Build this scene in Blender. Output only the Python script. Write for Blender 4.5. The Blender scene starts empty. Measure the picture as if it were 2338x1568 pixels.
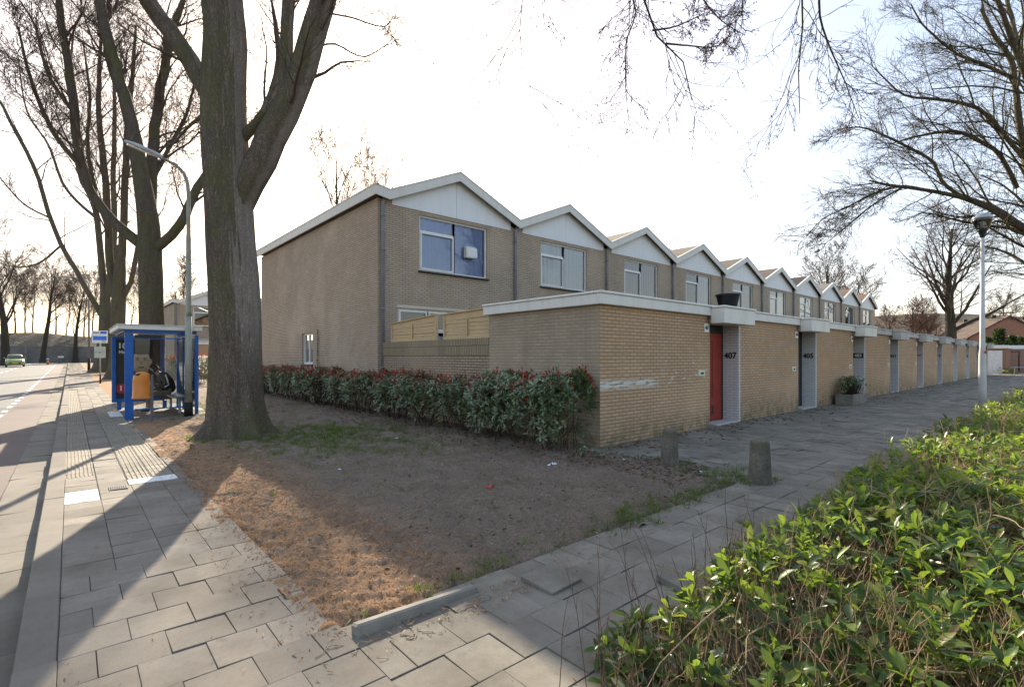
import bpy, math, random
import numpy as np
from mathutils import Vector, Matrix, Euler
R = math.radians
rnd = random.Random(7)
scn = bpy.context.scene
COL = scn.collection
# ------------------------------------------------------------------ camera frame (world x = along the terrace, y = away along its end wall)
F, U0, V0, CAMZ = 1148.19, 1169.0, 814.0, 1.55
YAW = 0.7211
CX, CY = -6.778, -5.442
cs, sn = math.cos(YAW), math.sin(YAW)
def px(u, v, Y):
    X = (u - U0) / F * Y
    return Vector((cs*X + sn*Y + CX, -sn*X + cs*Y + CY, CAMZ + (V0 - v) / F * Y))
def zg(y):
    return max(0.0, y - 25) * 0.008
# ------------------------------------------------------------------ mesh helpers
ORG = {}
class MB:
    def __init__(s): s.v, s.f, s.m = [], [], []
    def add(s, vs, fs, mi=0):
        o = len(s.v); s.v += [tuple(p) for p in vs]; s.f += [tuple(i + o for i in f) for f in fs]; s.m += [mi]*len(fs); return s
    def quad(s, a, b, c, d, mi=0): return s.add([a, b, c, d], [(0, 1, 2, 3)], mi)
    def box(s, x0, x1, y0, y1, z0, z1, mi=0, M=None):
        vs = [Vector(p) for p in ((x0,y0,z0),(x1,y0,z0),(x1,y1,z0),(x0,y1,z0),(x0,y0,z1),(x1,y0,z1),(x1,y1,z1),(x0,y1,z1))]
        if M: vs = [M @ p for p in vs]
        return s.add(vs, [(0,3,2,1),(4,5,6,7),(0,1,5,4),(1,2,6,5),(2,3,7,6),(3,0,4,7)], mi)
    def bbox(s, x0, x1, y0, y1, z0, z1, b=.01, mi=0, M=None):      # box with chamfered edges
        bm = bmesh_box(x0, x1, y0, y1, z0, z1, b)
        vs = [Vector(v) for v in bm[0]]
        if M: vs = [M @ p for p in vs]
        return s.add(vs, bm[1], mi)
    def prism(s, poly, fn, a0, a1, mi=0):                          # 2D outline swept from a0 to a1; fn(p, q, a) -> xyz
        n = len(poly)
        vs = [fn(p, q, a0) for p, q in poly] + [fn(p, q, a1) for p, q in poly]
        fs = [(i, (i+1) % n, n + (i+1) % n, n + i) for i in range(n)] + [tuple(range(n-1, -1, -1)), tuple(range(n, 2*n))]
        return s.add(vs, fs, mi)
    def tube(s, pts, rad, n=10, mi=0, cap=True):
        pts = [Vector(p) for p in pts]; k = len(pts)
        if not hasattr(rad, '__len__'): rad = [rad]*k
        vs, fs = [], []; ref = None
        for i, p in enumerate(pts):
            t = (pts[min(i+1, k-1)] - pts[max(i-1, 0)]).normalized()
            if ref is None: ref = Vector((0,0,1)) if abs(t.z) < .9 else Vector((1,0,0))
            a = (ref - t*ref.dot(t)).normalized(); ref = a; b = t.cross(a)
            for j in range(n):
                an = 2*math.pi*j/n; vs.append(p + (a*math.cos(an) + b*math.sin(an))*rad[i])
        for i in range(k-1):
            for j in range(n): fs.append((i*n+j, i*n+(j+1) % n, (i+1)*n+(j+1) % n, (i+1)*n+j))
        if cap: fs += [tuple(range(n-1, -1, -1)), tuple(range((k-1)*n, k*n))]
        return s.add(vs, fs, mi)
    def lathe(s, prof, c=(0,0,0), n=20, mi=0, sx=1, sy=1):
        vs, fs = [], []; k = len(prof)
        for r, z in prof:
            for j in range(n):
                a = 2*math.pi*j/n; vs.append((c[0]+r*sx*math.cos(a), c[1]+r*sy*math.sin(a), c[2]+z))
        for i in range(k-1):
            for j in range(n): fs.append((i*n+j, i*n+(j+1) % n, (i+1)*n+(j+1) % n, (i+1)*n+j))
        fs += [tuple(range(n-1, -1, -1)), tuple(range((k-1)*n, k*n))]
        return s.add(vs, fs, mi)
    def wall(s, u0, u1, z0, z1, holes, fn, depth=.1, mi=0):        # wall sheet with openings and their reveals; fn(u, z, d)
        us = sorted({u0, u1, *[h[0] for h in holes], *[h[1] for h in holes]}); zs = sorted({z0, z1, *[h[2] for h in holes], *[h[3] for h in holes]})
        for a, b in zip(us, us[1:]):
            for c, d in zip(zs, zs[1:]):
                mu, mz = (a+b)/2, (c+d)/2
                if any(h[0] < mu < h[1] and h[2] < mz < h[3] for h in holes): continue
                s.quad(fn(a,c,0), fn(b,c,0), fn(b,d,0), fn(a,d,0), mi)
        for h in holes:
            a, b, c, d = h
            s.quad(fn(a,c,0), fn(a,d,0), fn(a,d,depth), fn(a,c,depth), mi); s.quad(fn(b,c,0), fn(b,c,depth), fn(b,d,depth), fn(b,d,0), mi)
            s.quad(fn(a,d,0), fn(b,d,0), fn(b,d,depth), fn(a,d,depth), mi); s.quad(fn(a,c,0), fn(a,c,depth), fn(b,c,depth), fn(b,c,0), mi)
        return s
    def build(s, name, mats, parent=None, smooth=False, world=False):
        vs = s.v
        if world and parent: o = ORG[parent.name]; vs = [(x-o[0], y-o[1], z-o[2]) for x, y, z in vs]
        me = bpy.data.meshes.new(name); me.from_pydata(vs, [], s.f)
        if not isinstance(mats, (list, tuple)): mats = [mats]
        for m in mats: me.materials.append(m)
        if len(mats) > 1: me.polygons.foreach_set('material_index', s.m)
        if smooth: me.polygons.foreach_set('use_smooth', [True]*len(me.polygons))
        me.update()
        return link(name, me, parent)
def bmesh_box(x0, x1, y0, y1, z0, z1, b):
    vs = []; idx = {}
    X = (x0, x1); Y = (y0, y1); Z = (z0, z1)
    for i in (0,1):
        for j in (0,1):
            for k in (0,1):
                for ax in (0,1,2):
                    p = [X[i], Y[j], Z[k]]
                    for q, w in ((0, i), (1, j), (2, k)):
                        if q != ax: p[q] += b if w == 0 else -b
                    idx[(i,j,k,ax)] = len(vs); vs.append(tuple(p))
    fs = []
    def g(i,j,k,ax): return idx[(i,j,k,ax)]
    for w in (0,1):
        q = [g(w,0,0,0), g(w,1,0,0), g(w,1,1,0), g(w,0,1,0)]; fs.append(tuple(q if w else q[::-1]))
        q = [g(0,w,0,1), g(0,w,1,1), g(1,w,1,1), g(1,w,0,1)]; fs.append(tuple(q if w else q[::-1]))
        q = [g(0,0,w,2), g(1,0,w,2), g(1,1,w,2), g(0,1,w,2)]; fs.append(tuple(q if w else q[::-1]))
    for a in (0,1):
        for b_ in (0,1):
            fs.append((g(a,b_,0,0), g(a,b_,1,0), g(a,b_,1,1), g(a,b_,0,1)))
            fs.append((g(a,0,b_,0), g(a,1,b_,0), g(a,1,b_,2), g(a,0,b_,2)))
            fs.append((g(0,a,b_,1), g(1,a,b_,1), g(1,a,b_,2), g(0,a,b_,2)))
            for k in (0,1): fs.append((g(a,b_,k,0), g(a,b_,k,1), g(a,b_,k,2)))
    return vs, fs
def link(name, data, parent=None):
    o = bpy.data.objects.new(name, data); COL.objects.link(o)
    if parent: o.parent = parent; ORG[o.name] = ORG.get(parent.name, (0,0,0))
    else: ORG[o.name] = (0,0,0)
    return o
def tag(o, label=None, cat=None, group=None, kind=None):
    if label: o['label'] = label
    if cat: o['category'] = cat
    if group: o['group'] = group
    if kind: o['kind'] = kind
    return o
def thing(name, label, cat, loc=(0,0,0), rz=0, group=None):
    o = bpy.data.objects.new(name, None); COL.objects.link(o); o.location = loc; o.rotation_euler = (0,0,rz); o.empty_display_size = .2
    ORG[o.name] = tuple(loc); return tag(o, label, cat, group)
def copy_tree(o, loc, rz=0, label=None, scale=1):
    c = o.copy(); COL.objects.link(c); c.location = loc; c.rotation_euler = (0,0,rz); c.scale = (scale,)*3
    if label: c['label'] = label
    for ch in o.children:
        d = ch.copy(); COL.objects.link(d); d.parent = c
        for g in ch.children:
            e = g.copy(); COL.objects.link(e); e.parent = d
    return c
def mesh_np(name, V, loops, starts, mat, smooth=True):
    me = bpy.data.meshes.new(name); V = np.ascontiguousarray(V, np.float32)
    me.vertices.add(len(V)); me.vertices.foreach_set('co', V.ravel())
    me.loops.add(len(loops)); me.loops.foreach_set('vertex_index', np.ascontiguousarray(loops, np.int32))
    me.polygons.add(len(starts)); me.polygons.foreach_set('loop_start', np.ascontiguousarray(starts, np.int32))
    me.polygons.foreach_set('use_smooth', np.full(len(starts), bool(smooth)))
    me.update(calc_edges=True); me.validate()
    for m in (mat if isinstance(mat, (list, tuple)) else [mat]): me.materials.append(m)
    return me
def quads_np(name, V, Q, mat, smooth=True):
    Q = np.asarray(Q); return mesh_np(name, V, Q.ravel(), np.arange(0, 4*len(Q), 4), mat, smooth)
def text_mesh(txt, size, mat, ext=.002):
    c = bpy.data.curves.new('lettering', 'FONT'); c.body = txt; c.size = size; c.extrude = ext; c.align_x = 'CENTER'; c.align_y = 'CENTER'; c.offset = size*.03
    o = bpy.data.objects.new('lettering', c); COL.objects.link(o)
    dg = bpy.context.evaluated_depsgraph_get(); me = bpy.data.meshes.new_from_object(o.evaluated_get(dg))
    bpy.data.objects.remove(o); bpy.data.curves.remove(c); me.materials.clear(); me.materials.append(mat); return me
# ------------------------------------------------------------------ materials
class NM:
    def __init__(s, name, rough=.8, spec=.3):
        s.m = bpy.data.materials.new(name); s.m.use_nodes = True; s.t = s.m.node_tree; s.b = s.t.nodes['Principled BSDF']
        s.b.inputs['Roughness'].default_value = rough; s.b.inputs['Specular IOR Level'].default_value = spec; s.out = s.t.nodes['Material Output']
        s._c = None
    def n(s, typ, **kw):
        nd = s.t.nodes.new('ShaderNode'+typ)
        for k, v in kw.items():
            if k in nd.inputs: s.set(nd.inputs[k], v)
            else: setattr(nd, k, v)
        return nd
    def set(s, sock, v):
        if hasattr(v, 'outputs'): v = v.outputs[0]
        if isinstance(v, bpy.types.NodeSocket): s.t.links.new(v, sock)
        elif isinstance(v, (tuple, list)) and sock.type == 'RGBA': sock.default_value = tuple(v) + (1,)*(4-len(v))
        else: sock.default_value = v
    def co(s):
        if s._c is None: s._c = s.n('TexCoord').outputs['Object']
        return s._c
    def noise(s, scale, detail=4, vec=None, rough=.55, dist=0):
        return s.n('TexNoise', Vector=vec if vec is not None else s.co(), Scale=scale, Detail=detail, Roughness=rough, Distortion=dist).outputs['Fac']
    def ramp(s, fac, stops, interp='LINEAR'):
        nd = s.n('ValToRGB', Fac=fac); cr = nd.color_ramp; cr.interpolation = interp
        while len(cr.elements) < len(stops): cr.elements.new(.5)
        for e, (p, c) in zip(cr.elements, stops): e.position = p; e.color = tuple(c) + (1,)*(4-len(c)) if len(c) > 1 else (c[0],)*3 + (1,)
        return nd.outputs['Color']
    def mix(s, fac, a, b, mode='MIX'):
        nd = s.n('Mix', data_type='RGBA', blend_type=mode); s.set(nd.inputs[0], fac); s.set(nd.inputs[6], a); s.set(nd.inputs[7], b); return nd.outputs[2]
    def math(s, op, a, b=0.0, c=None):
        nd = s.n('Math', operation=op); s.set(nd.inputs[0], a); s.set(nd.inputs[1], b)
        if c is not None: s.set(nd.inputs[2], c)
        return nd.outputs[0]
    def mapr(s, v, a, b, c, d): return s.n('MapRange', **{'Value': v, 'From Min': a, 'From Max': b, 'To Min': c, 'To Max': d}).outputs[0]
    def base(s, c): s.set(s.b.inputs['Base Color'], c); return s
    def bump(s, h, strength=.5, dist=.01):
        s.set(s.b.inputs['Normal'], s.n('Bump', Height=h, Strength=strength, Distance=dist)); return s
    def isl(s): return s.n('NewGeometry').outputs['Random Per Island']
    def stretch(s, x, y, z): return s.n('Mapping', Vector=s.co(), Scale=(x, y, z)).outputs[0]
def dirty(name, c, rough=.55, amt=.35):
    m = NM(name, rough, .3); n = m.noise(1.4, 7, m.stretch(3,3,.5), .7); cc = m.mix(m.mapr(n, .45, .75, 0, amt), c, tuple(x*.5 for x in c)); cc = m.mix(m.mapr(m.noise(9, 6, rough=.7), .58, .75, 0, amt), cc, (c[0]*.55, c[1]*.52, c[2]*.46)); m.base(cc); return m.m
def plain(name, c, rough=.5, var=.12, sc=6, metal=0, spec=.4, bump=0, bsc=60):
    m = NM(name, rough, spec); n = m.noise(sc, 5)
    m.base(m.mix(m.mapr(n, .3, .7, 0, 1), tuple(x*(1-var) for x in c), tuple(min(1, x*(1+var)) for x in c))); m.b.inputs['Metallic'].default_value = metal
    if bump: m.bump(m.noise(bsc, 4), bump, .004)
    return m.m
def brick(name, c1, c2, mortar, grime=.35, bw=.215, rh=.0625, painted=False, chalk=False, low=0, ms=.0115):
    m = NM(name, .9, .2)
    g = m.n('NewGeometry'); sn_ = m.n('SeparateXYZ', Vector=g.outputs['Normal']); sp = m.n('SeparateXYZ', Vector=m.co())
    isx = m.math('GREATER_THAN', m.math('ABSOLUTE', sn_.outputs[0]), .5)
    u = m.math('ADD', m.math('MULTIPLY', sp.outputs[1], isx), m.math('MULTIPLY', sp.outputs[0], m.math('SUBTRACT', 1.0, isx)))
    v = m.n('CombineXYZ', X=u, Y=sp.outputs[2], Z=0.0)
    wob = m.n('VectorMath', operation='ADD'); m.set(wob.inputs[0], v); wn = m.n('TexNoise', Vector=m.co(), Scale=9, Detail=2)
    sc = m.n('VectorMath', operation='SCALE'); m.set(sc.inputs[0], wn.outputs['Color']); sc.inputs['Scale'].default_value = .006; m.set(wob.inputs[1], sc)
    b = m.n('TexBrick', Vector=wob, Scale=1.0); b.inputs['Brick Width'].default_value = bw; b.inputs['Row Height'].default_value = rh
    b.inputs['Mortar Size'].default_value = ms; b.inputs['Mortar Smooth'].default_value = .35; b.inputs['Bias'].default_value = 0
    m.set(b.inputs['Color1'], c1); m.set(b.inputs['Color2'], c2); m.set(b.inputs['Mortar'], mortar)
    col = b.outputs['Color']; nz = m.noise(1.3, 6, rough=.65); nf = m.noise(40, 3)
    col = m.mix(m.mapr(nz, .35, .75, 0, grime), col, tuple(x*.42 for x in c1))
    col = m.mix(m.mapr(nf, .35, .75, 0, .4), col, tuple(x*.62 for x in c2))
    col = m.mix(m.mapr(m.noise(1.0, 6, m.stretch(2.6,2.6,.22), .7), .5, .72, 0, grime*.9), col, tuple(x*.5 for x in c1)); col = m.mix(m.mapr(m.noise(.5, 4), .5, .7, 0, .25), col, tuple(min(1,x*1.25) for x in c1))
    if painted: col = m.mix(m.mapr(m.noise(3, 5), .55, .75, 0, .25), col, (.42, .33, .36))
    if low: col = m.mix(m.math('MULTIPLY', m.mapr(sp.outputs[2], 0, low, 1, 0), m.mapr(m.noise(5, 5), .35, .6, 0, .75)), col, (.12, .115, .06))
    if chalk:
        n1 = m.n('TexNoise', Vector=m.stretch(2.2, 2.2, 14), Scale=1.7, Detail=6)
        zz = m.math('MULTIPLY', m.mapr(sp.outputs[2], .95, 1.02, 0, 1), m.mapr(sp.outputs[2], 1.10, 1.16, 1, 0))
        z2 = m.math('MULTIPLY', m.math('MULTIPLY', m.mapr(sp.outputs[2], .9, 1.0, 0, 1), m.mapr(sp.outputs[2], 1.45, 1.55, 1, 0)), m.mapr(sp.outputs[0], 1.6, 2.2, 0, 1)); zz = m.math('MULTIPLY', zz, m.mapr(sp.outputs[0], 1.5, 1.9, 1, 0))
        k = m.math('ADD', m.math('MULTIPLY', zz, m.mapr(n1.outputs['Fac'], .44, .5, 0, .8)), m.math('MULTIPLY', z2, m.mapr(m.n('TexNoise', Vector=m.stretch(1, 1, 2.2), Scale=6, Detail=6).outputs['Fac'], .60, .63, 0, .7)))
        col = m.mix(k, col, (.66, .70, .66))
    m.base(col)
    h = m.math('ADD', m.math('MULTIPLY', b.outputs['Fac'], -1.0), m.math('MULTIPLY', nf, .5)); m.bump(h, .8, .008)
    return m.m
def glassm(name, tint=(.9,.95,1), ior=1.5, refl=1.0, rough=0.0):
    m = NM(name); t = m.t; t.nodes.remove(m.b)
    fr = m.n('Fresnel', IOR=ior); tr = m.n('BsdfTransparent', Color=tint); gl = m.n('BsdfGlossy', Color=(1,1,1), Roughness=rough)
    mx = m.n('MixShader'); m.set(mx.inputs[0], m.math('MULTIPLY', fr, refl)); m.set(mx.inputs[1], tr); m.set(mx.inputs[2], gl); t.links.new(mx.outputs[0], m.out.inputs[0])
    return m.m
def leafm(name, stops, trans=.35, tcol=(.25,.5,.03), rough=.35, spec=.5):
    m = NM(name, rough, spec); c = m.ramp(m.isl(), stops); c = m.mix(m.mapr(m.noise(30, 3), .3, .7, 0, .35), c, m.mix(1.0, c, (.55,.55,.45), 'MULTIPLY')); m.base(c)
    tl = m.n('BsdfTranslucent', Color=m.mix(.5, c, tcol)); mx = m.n('MixShader', Fac=trans); m.set(mx.inputs[1], m.b.outputs[0]); m.set(mx.inputs[2], tl)
    m.t.links.new(mx.outputs[0], m.out.inputs[0]); return m.m
def barkm(name, dark, light, moss=(.10,.11,.025), mossamt=.6, sc=1, strip=False):
    m = NM(name, .95, .15); v = m.stretch(sc, sc, sc*.18)
    n1 = m.noise(9, 7, v, .65, .4); dv = m.n('VectorMath', operation='ADD'); m.set(dv.inputs[0], m.stretch(sc*15, sc*15, sc*1.9)); dn = m.n('TexNoise', Vector=m.stretch(sc*4, sc*4, sc*1.2), Scale=2.2, Detail=6, Roughness=.7); ds = m.n('VectorMath', operation='SCALE'); m.set(ds.inputs[0], dn.outputs['Color']); ds.inputs['Scale'].default_value = 1.3; m.set(dv.inputs[1], ds); vo = m.n('TexVoronoi', Vector=dv, feature='DISTANCE_TO_EDGE').outputs['Distance']
    c = m.ramp(n1, [(.3, dark), (.72, light)]); cr = m.mapr(vo, 0, .30, 0, 1)
    c = m.mix(cr, tuple(x*.55 for x in dark), c)
    c = m.mix(m.mapr(m.noise(.9*sc, 6, rough=.7), .45, .62, 0, mossamt), c, m.mix(m.noise(50, 2), moss, tuple(x*.4 for x in moss)))
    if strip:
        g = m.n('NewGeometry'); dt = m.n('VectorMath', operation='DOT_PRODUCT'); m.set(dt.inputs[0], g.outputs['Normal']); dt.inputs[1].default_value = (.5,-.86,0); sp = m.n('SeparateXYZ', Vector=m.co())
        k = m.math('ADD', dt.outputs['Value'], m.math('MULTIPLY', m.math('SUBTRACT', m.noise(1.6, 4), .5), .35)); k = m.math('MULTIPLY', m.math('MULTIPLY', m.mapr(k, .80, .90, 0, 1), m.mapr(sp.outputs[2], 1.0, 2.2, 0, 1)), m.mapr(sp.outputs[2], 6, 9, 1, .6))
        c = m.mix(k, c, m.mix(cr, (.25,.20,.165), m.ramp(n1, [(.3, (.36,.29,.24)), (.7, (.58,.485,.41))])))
    m.base(c); m.bump(m.math('ADD', m.math('MULTIPLY', cr, .6), n1), .9, .03); return m.m
M = {}
M['brick_house'] = brick('house_brick', (.60,.475,.355), (.50,.385,.28), (.25,.205,.165), .35, low=.5)
M['brick_shed'] = brick('shed_brick', (.64,.42,.255), (.55,.35,.20), (.29,.22,.155), .3, low=.7, chalk=False)
M['brick_shed_chalk'] = brick('chalked_shed_brick', (.64,.42,.255), (.55,.35,.20), (.29,.22,.155), .3, low=.5, chalk=True)
M['brick_side'] = brick('weathered_shed_brick', (.48,.375,.26), (.41,.315,.215), (.34,.29,.235), .45, low=.6)
M['brick_garden'] = brick('garden_brick', (.47,.36,.25), (.42,.30,.20), (.10,.095,.095), .25, ms=.011)
M['brick_soldier'] = brick('soldier_brick', (.42,.335,.22), (.36,.28,.18), (.13,.12,.10), .5, bw=.065, rh=.6)
M['brick_white'] = brick('white_painted_brick', (.72,.70,.69), (.68,.66,.65), (.50,.49,.48), .18, painted=True)
M['brick_red'] = brick('red_brick', (.45,.20,.12), (.38,.16,.10), (.25,.2,.17), .3)
M['fascia'] = dirty('off_white_fascia', (.74,.71,.65), .55, .3)
M['panel'] = dirty('white_gable_panel', (.80,.80,.80), .5, .2)
M['trough'] = plain('trough_concrete', (.21,.19,.16), .95, .25, 5, bump=.4)
M['concrete'] = dirty('grey_concrete', (.50,.48,.44), .9, .6)
M['frame'] = plain('white_frame', (.78,.77,.74), .4, .05)
M['lintel'] = plain('beige_lintel', (.58,.50,.38), .7, .08)
M['sill'] = plain('dark_sill', (.05,.045,.045), .5)
M['pipe'] = plain('grey_pipe', (.20,.20,.215), .5, .15, 3)
M['glass'] = glassm('window_glass', (.95,.97,1.0), 1.75, 1.4)
M['glass_clear'] = glassm('shelter_glass', (.86,.9,.92), 1.4, 1.0)
M['black'] = plain('black_plastic', (.018,.018,.02), .5, .2)
M['red'] = plain('red_door_paint', (.29,.033,.022), .4, .15)
M['door_dark'] = plain('dark_door_paint', (.03,.035,.045), .4)
M['door_white'] = plain('white_door_paint', (.7,.7,.68), .5)
M['letterbox'] = plain('cream_letterbox', (.66,.62,.47), .45)
M['blue'] = plain('blue_metal', (.015,.115,.40), .45, .22, 3, bump=.05)
M['orange'] = plain('orange_bin_paint', (.62,.20,.02), .35, .12, 4)
M['steel'] = plain('galvanised_steel', (.42,.43,.43), .45, .12, 8, metal=.5)
M['lamp_grey'] = plain('mossy_lamp_paint', (.30,.30,.24), .6, .25, 2.5)
M['lamp_white'] = plain('white_lamp_paint', (.47,.46,.43), .5, .18, 3)
M['lampglass'] = glassm('lamp_cover', (.85,.87,.88), 1.6, 1.5, .15)
M['tar'] = plain('black_tar', (.012,.012,.012), .7)
def roofm(name, c):
    m = NM(name, .9, .2); c_ = m.mix(m.mapr(m.noise(1.2, 6), .3, .7, 0, 1), tuple(x*.75 for x in c), tuple(x*1.2 for x in c)); m.base(c_); m.bump(m.noise(80, 3), .4, .005); return m.m
ROOFS = [roofm('roof_felt', c) for c in [tuple(x*.6 for x in q) for q in ((.30,.29,.27),(.30,.28,.24),(.27,.23,.17),(.24,.20,.15),(.20,.16,.13),(.17,.13,.10),(.05,.045,.045),(.26,.25,.23),(.25,.155,.095),(.26,.155,.095))]]
# timber
m = NM('treated_timber', .8, .2); g = m.noise(14, 6, m.stretch(.6, .6, 9), .6, .6); m.base(m.mix(m.mapr(m.noise(2, 4), .4, .7, 0, .3), m.ramp(g, [(.3, (.50,.34,.175)), (.7, (.70,.53,.32))]), (.40,.31,.18))); m.bump(g, .4, .004); M['timber'] = m.m
# ground materials
def pavm(name, c, var=.25, stain=.4, sp=.35):
    m = NM(name, .85, .25); i = m.isl(); cc = m.mix(i, tuple(x*(1-var) for x in c), tuple(x*(1+var) for x in c))
    cc = m.mix(m.mapr(m.noise(220, 2), .55, .72, 0, sp), cc, tuple(min(1, x*1.8) for x in c)); cc = m.mix(m.mapr(m.noise(170, 2, rough=.7), .55, .7, 0, sp), cc, tuple(x*.4 for x in c))
    cc = m.mix(m.mapr(m.noise(1.6, 7, rough=.7), .40, .66, 0, stain), cc, (c[0]*.5, c[1]*.47, c[2]*.42)); cc = m.mix(m.mapr(m.noise(11, 6, rough=.75), .56, .7, 0, stain*.8), cc, (c[0]*.6, c[1]*.58, c[2]*.55)); cc = m.mix(m.mapr(m.noise(38, 5, rough=.8), .60, .68, 0, stain), cc, (c[0]*.4, c[1]*.37, c[2]*.32)); cc = m.mix(m.mapr(m.noise(.55, 5), .55, .75, 0, stain*.5), cc, tuple(x*1.45 for x in c)); m.base(cc); m.bump(m.noise(260, 3), .35, .004); return m.m
M['slab'] = pavm('concrete_slab', (.21,.183,.15), .18, .7); M['slab_path'] = pavm('path_slab', (.22,.198,.163), .15, .85); M['kerb'] = pavm('kerb_stone', (.19,.165,.135), .12)
M['gutter'] = pavm('gutter_slab', (.185,.163,.132), .15, .5); M['white_tile'] = pavm('white_tile', (.68,.67,.65), .06, .15, .1); M['rib'] = pavm('ribbed_tile', (.25,.218,.172), .1, .3, .15); M['dark_slab'] = pavm('dark_slab', (.17,.165,.16), .1)
def asph(name, c):
    m = NM(name, .8, .3); cc = m.mix(m.mapr(m.noise(.7, 6), .35, .7, 0, .5), c, tuple(x*.62 for x in c)); cc = m.mix(m.mapr(m.noise(150, 2), .5, .7, 0, .4), cc, tuple(x*1.7 for x in c)); m.base(cc); m.bump(m.noise(200, 2), .3, .004); return m.m
M['asphalt'] = asph('asphalt', (.14,.134,.125)); M['asphalt_red'] = asph('red_asphalt', (.128,.096,.084)); M['street'] = asph('street', (.30,.275,.235))
m = NM('bedding_sand', 1, .1); m.base(m.mix(m.noise(30, 4), (.06,.05,.038), (.15,.125,.095))); M['sand'] = m.m
m = NM('bare_soil', .95, .12)
c = m.mix(m.mapr(m.noise(2.2, 8, rough=.7), .3, .7, 0, 1), (.17,.124,.09), (.31,.24,.182)); c = m.mix(m.mapr(m.noise(70, 4, rough=.7), .45, .7, 0, .7), c, (.10,.075,.06))
sp = m.n('SeparateXYZ', Vector=m.co()); lit = m.math('MULTIPLY', m.mapr(sp.outputs[0], -5.2, -4.2, .9, 0), m.mapr(m.noise(6, 6, rough=.7), .35, .6, 0, .8)); c = m.mix(lit, c, (.58,.30,.13))  # orange glow of the low sun painted into the soil along the lit strip
c = m.mix(m.mapr(m.noise(.8, 5, dist=.5), .60, .78, 0, .35), c, (.10,.11,.05)); c = m.mix(m.mapr(m.noise(130, 2), .66, .72, 0, .5), c, (.34,.27,.2)); m.base(c)
c_ = m.mix(m.mapr(m.noise(34, 6, rough=.8), .5, .62, 0, .6), c, (.34,.275,.22)); c_ = m.mix(m.mapr(m.noise(45, 6, rough=.8, dist=1), .55, .66, 0, .7), c_, (.075,.055,.045)); m.base(c_); m.bump(m.math('ADD', m.noise(70, 8, rough=.8), m.math('MULTIPLY', m.noise(9, 6), 1.6)), .9, .035); M['soil'] = m.m
m = NM('rough_ground', .95, .1); m.base(m.mix(m.mapr(m.noise(.35, 8, rough=.7), .35, .65, 0, 1), (.085,.09,.035), (.17,.135,.085))); m.bump(m.noise(8, 6), .8, .08); M['ground'] = m.m
m = NM('hill_scrub', .95, .1); m.base(m.mix(m.mapr(m.noise(.5, 9, rough=.75), .35, .65, 0, 1), (.05,.045,.035), (.13,.11,.085))); m.bump(m.noise(2, 8), 1, .4); M['hill'] = m.m
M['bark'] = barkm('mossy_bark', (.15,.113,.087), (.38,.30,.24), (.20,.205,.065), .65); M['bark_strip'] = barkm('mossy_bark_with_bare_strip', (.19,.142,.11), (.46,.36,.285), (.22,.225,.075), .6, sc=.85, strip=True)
M['bark_far'] = barkm('far_bark', (.06,.048,.04), (.15,.12,.10), mossamt=.4, sc=.6)
def twigm(name, a, b):
    m = NM(name, .85, .15); m.base(m.mix(m.noise(3, 3), a, b)); return m.m
M['twig'] = twigm('twig', (.06,.043,.034), (.13,.092,.07)); M['twig_red'] = twigm('reddish_twig', (.085,.048,.038), (.15,.085,.065)); M['twig_moss'] = twigm('mossy_twig', (.045,.038,.02), (.10,.085,.04))
M['bud'] = leafm('bud', [(0,(.05,.025,.02)),(1,(.13,.05,.04))], .2, (.2,.08,.05))
M['leaf_front'] = leafm('glossy_leaf', [(0,(.022,.05,.016)),(.35,(.05,.105,.026)),(.7,(.095,.165,.035)),(.88,(.17,.23,.045)),(.95,(.26,.25,.06)),(1,(.30,.19,.09))], .45, (.45,.62,.06), .36, .35)
M['leaf_dead'] = leafm('dry_leaf', [(0,(.07,.035,.022)),(.4,(.15,.075,.042)),(.75,(.22,.13,.085)),(1,(.36,.27,.2))], .15, (.3,.15,.06), .7, .2)
M['needle'] = leafm('needle', [(0,(.16,.075,.03)),(.6,(.40,.18,.07)),(1,(.58,.36,.18))], .1, (.3,.15,.06), .7, .2)  # rusty needles, their orange pushed to carry the warm sunlight
M['crumb'] = leafm('crumb', [(0,(.06,.045,.036)),(.5,(.17,.135,.11)),(.85,(.30,.245,.20)),(1,(.55,.48,.41))], .05, (.2,.15,.1), .8, .2)
M['leaf_photinia'] = leafm('dark_leaf', [(0,(.055,.085,.042)),(.5,(.12,.175,.08)),(.85,(.22,.275,.13)),(1,(.30,.28,.11))], .15, (.15,.25,.04), .36, .9)
M['leaf_red'] = leafm('red_shoot', [(0,(.22,.02,.02)),(.6,(.42,.04,.035)),(1,(.55,.15,.06))], .3, (.6,.05,.04), .35, .5)
M['grassblade'] = leafm('grass_blade', [(0,(.05,.085,.015)),(.6,(.095,.15,.025)),(1,(.2,.19,.07))], .3, (.3,.5,.05), .5, .3)
M['stem'] = twigm('tan_stem', (.24,.155,.08), (.44,.32,.19)); M['stem_dark'] = twigm('dark_stem', (.035,.025,.02), (.08,.055,.04))
M['conifer'] = leafm('conifer_leaf', [(0,(.01,.025,.012)),(1,(.04,.065,.025))], .1)
M['paper'] = plain('white_paper', (.72,.72,.74), .7, .05); M['wrapper'] = plain('red_wrapper', (.62,.02,.06), .3, .1)
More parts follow.
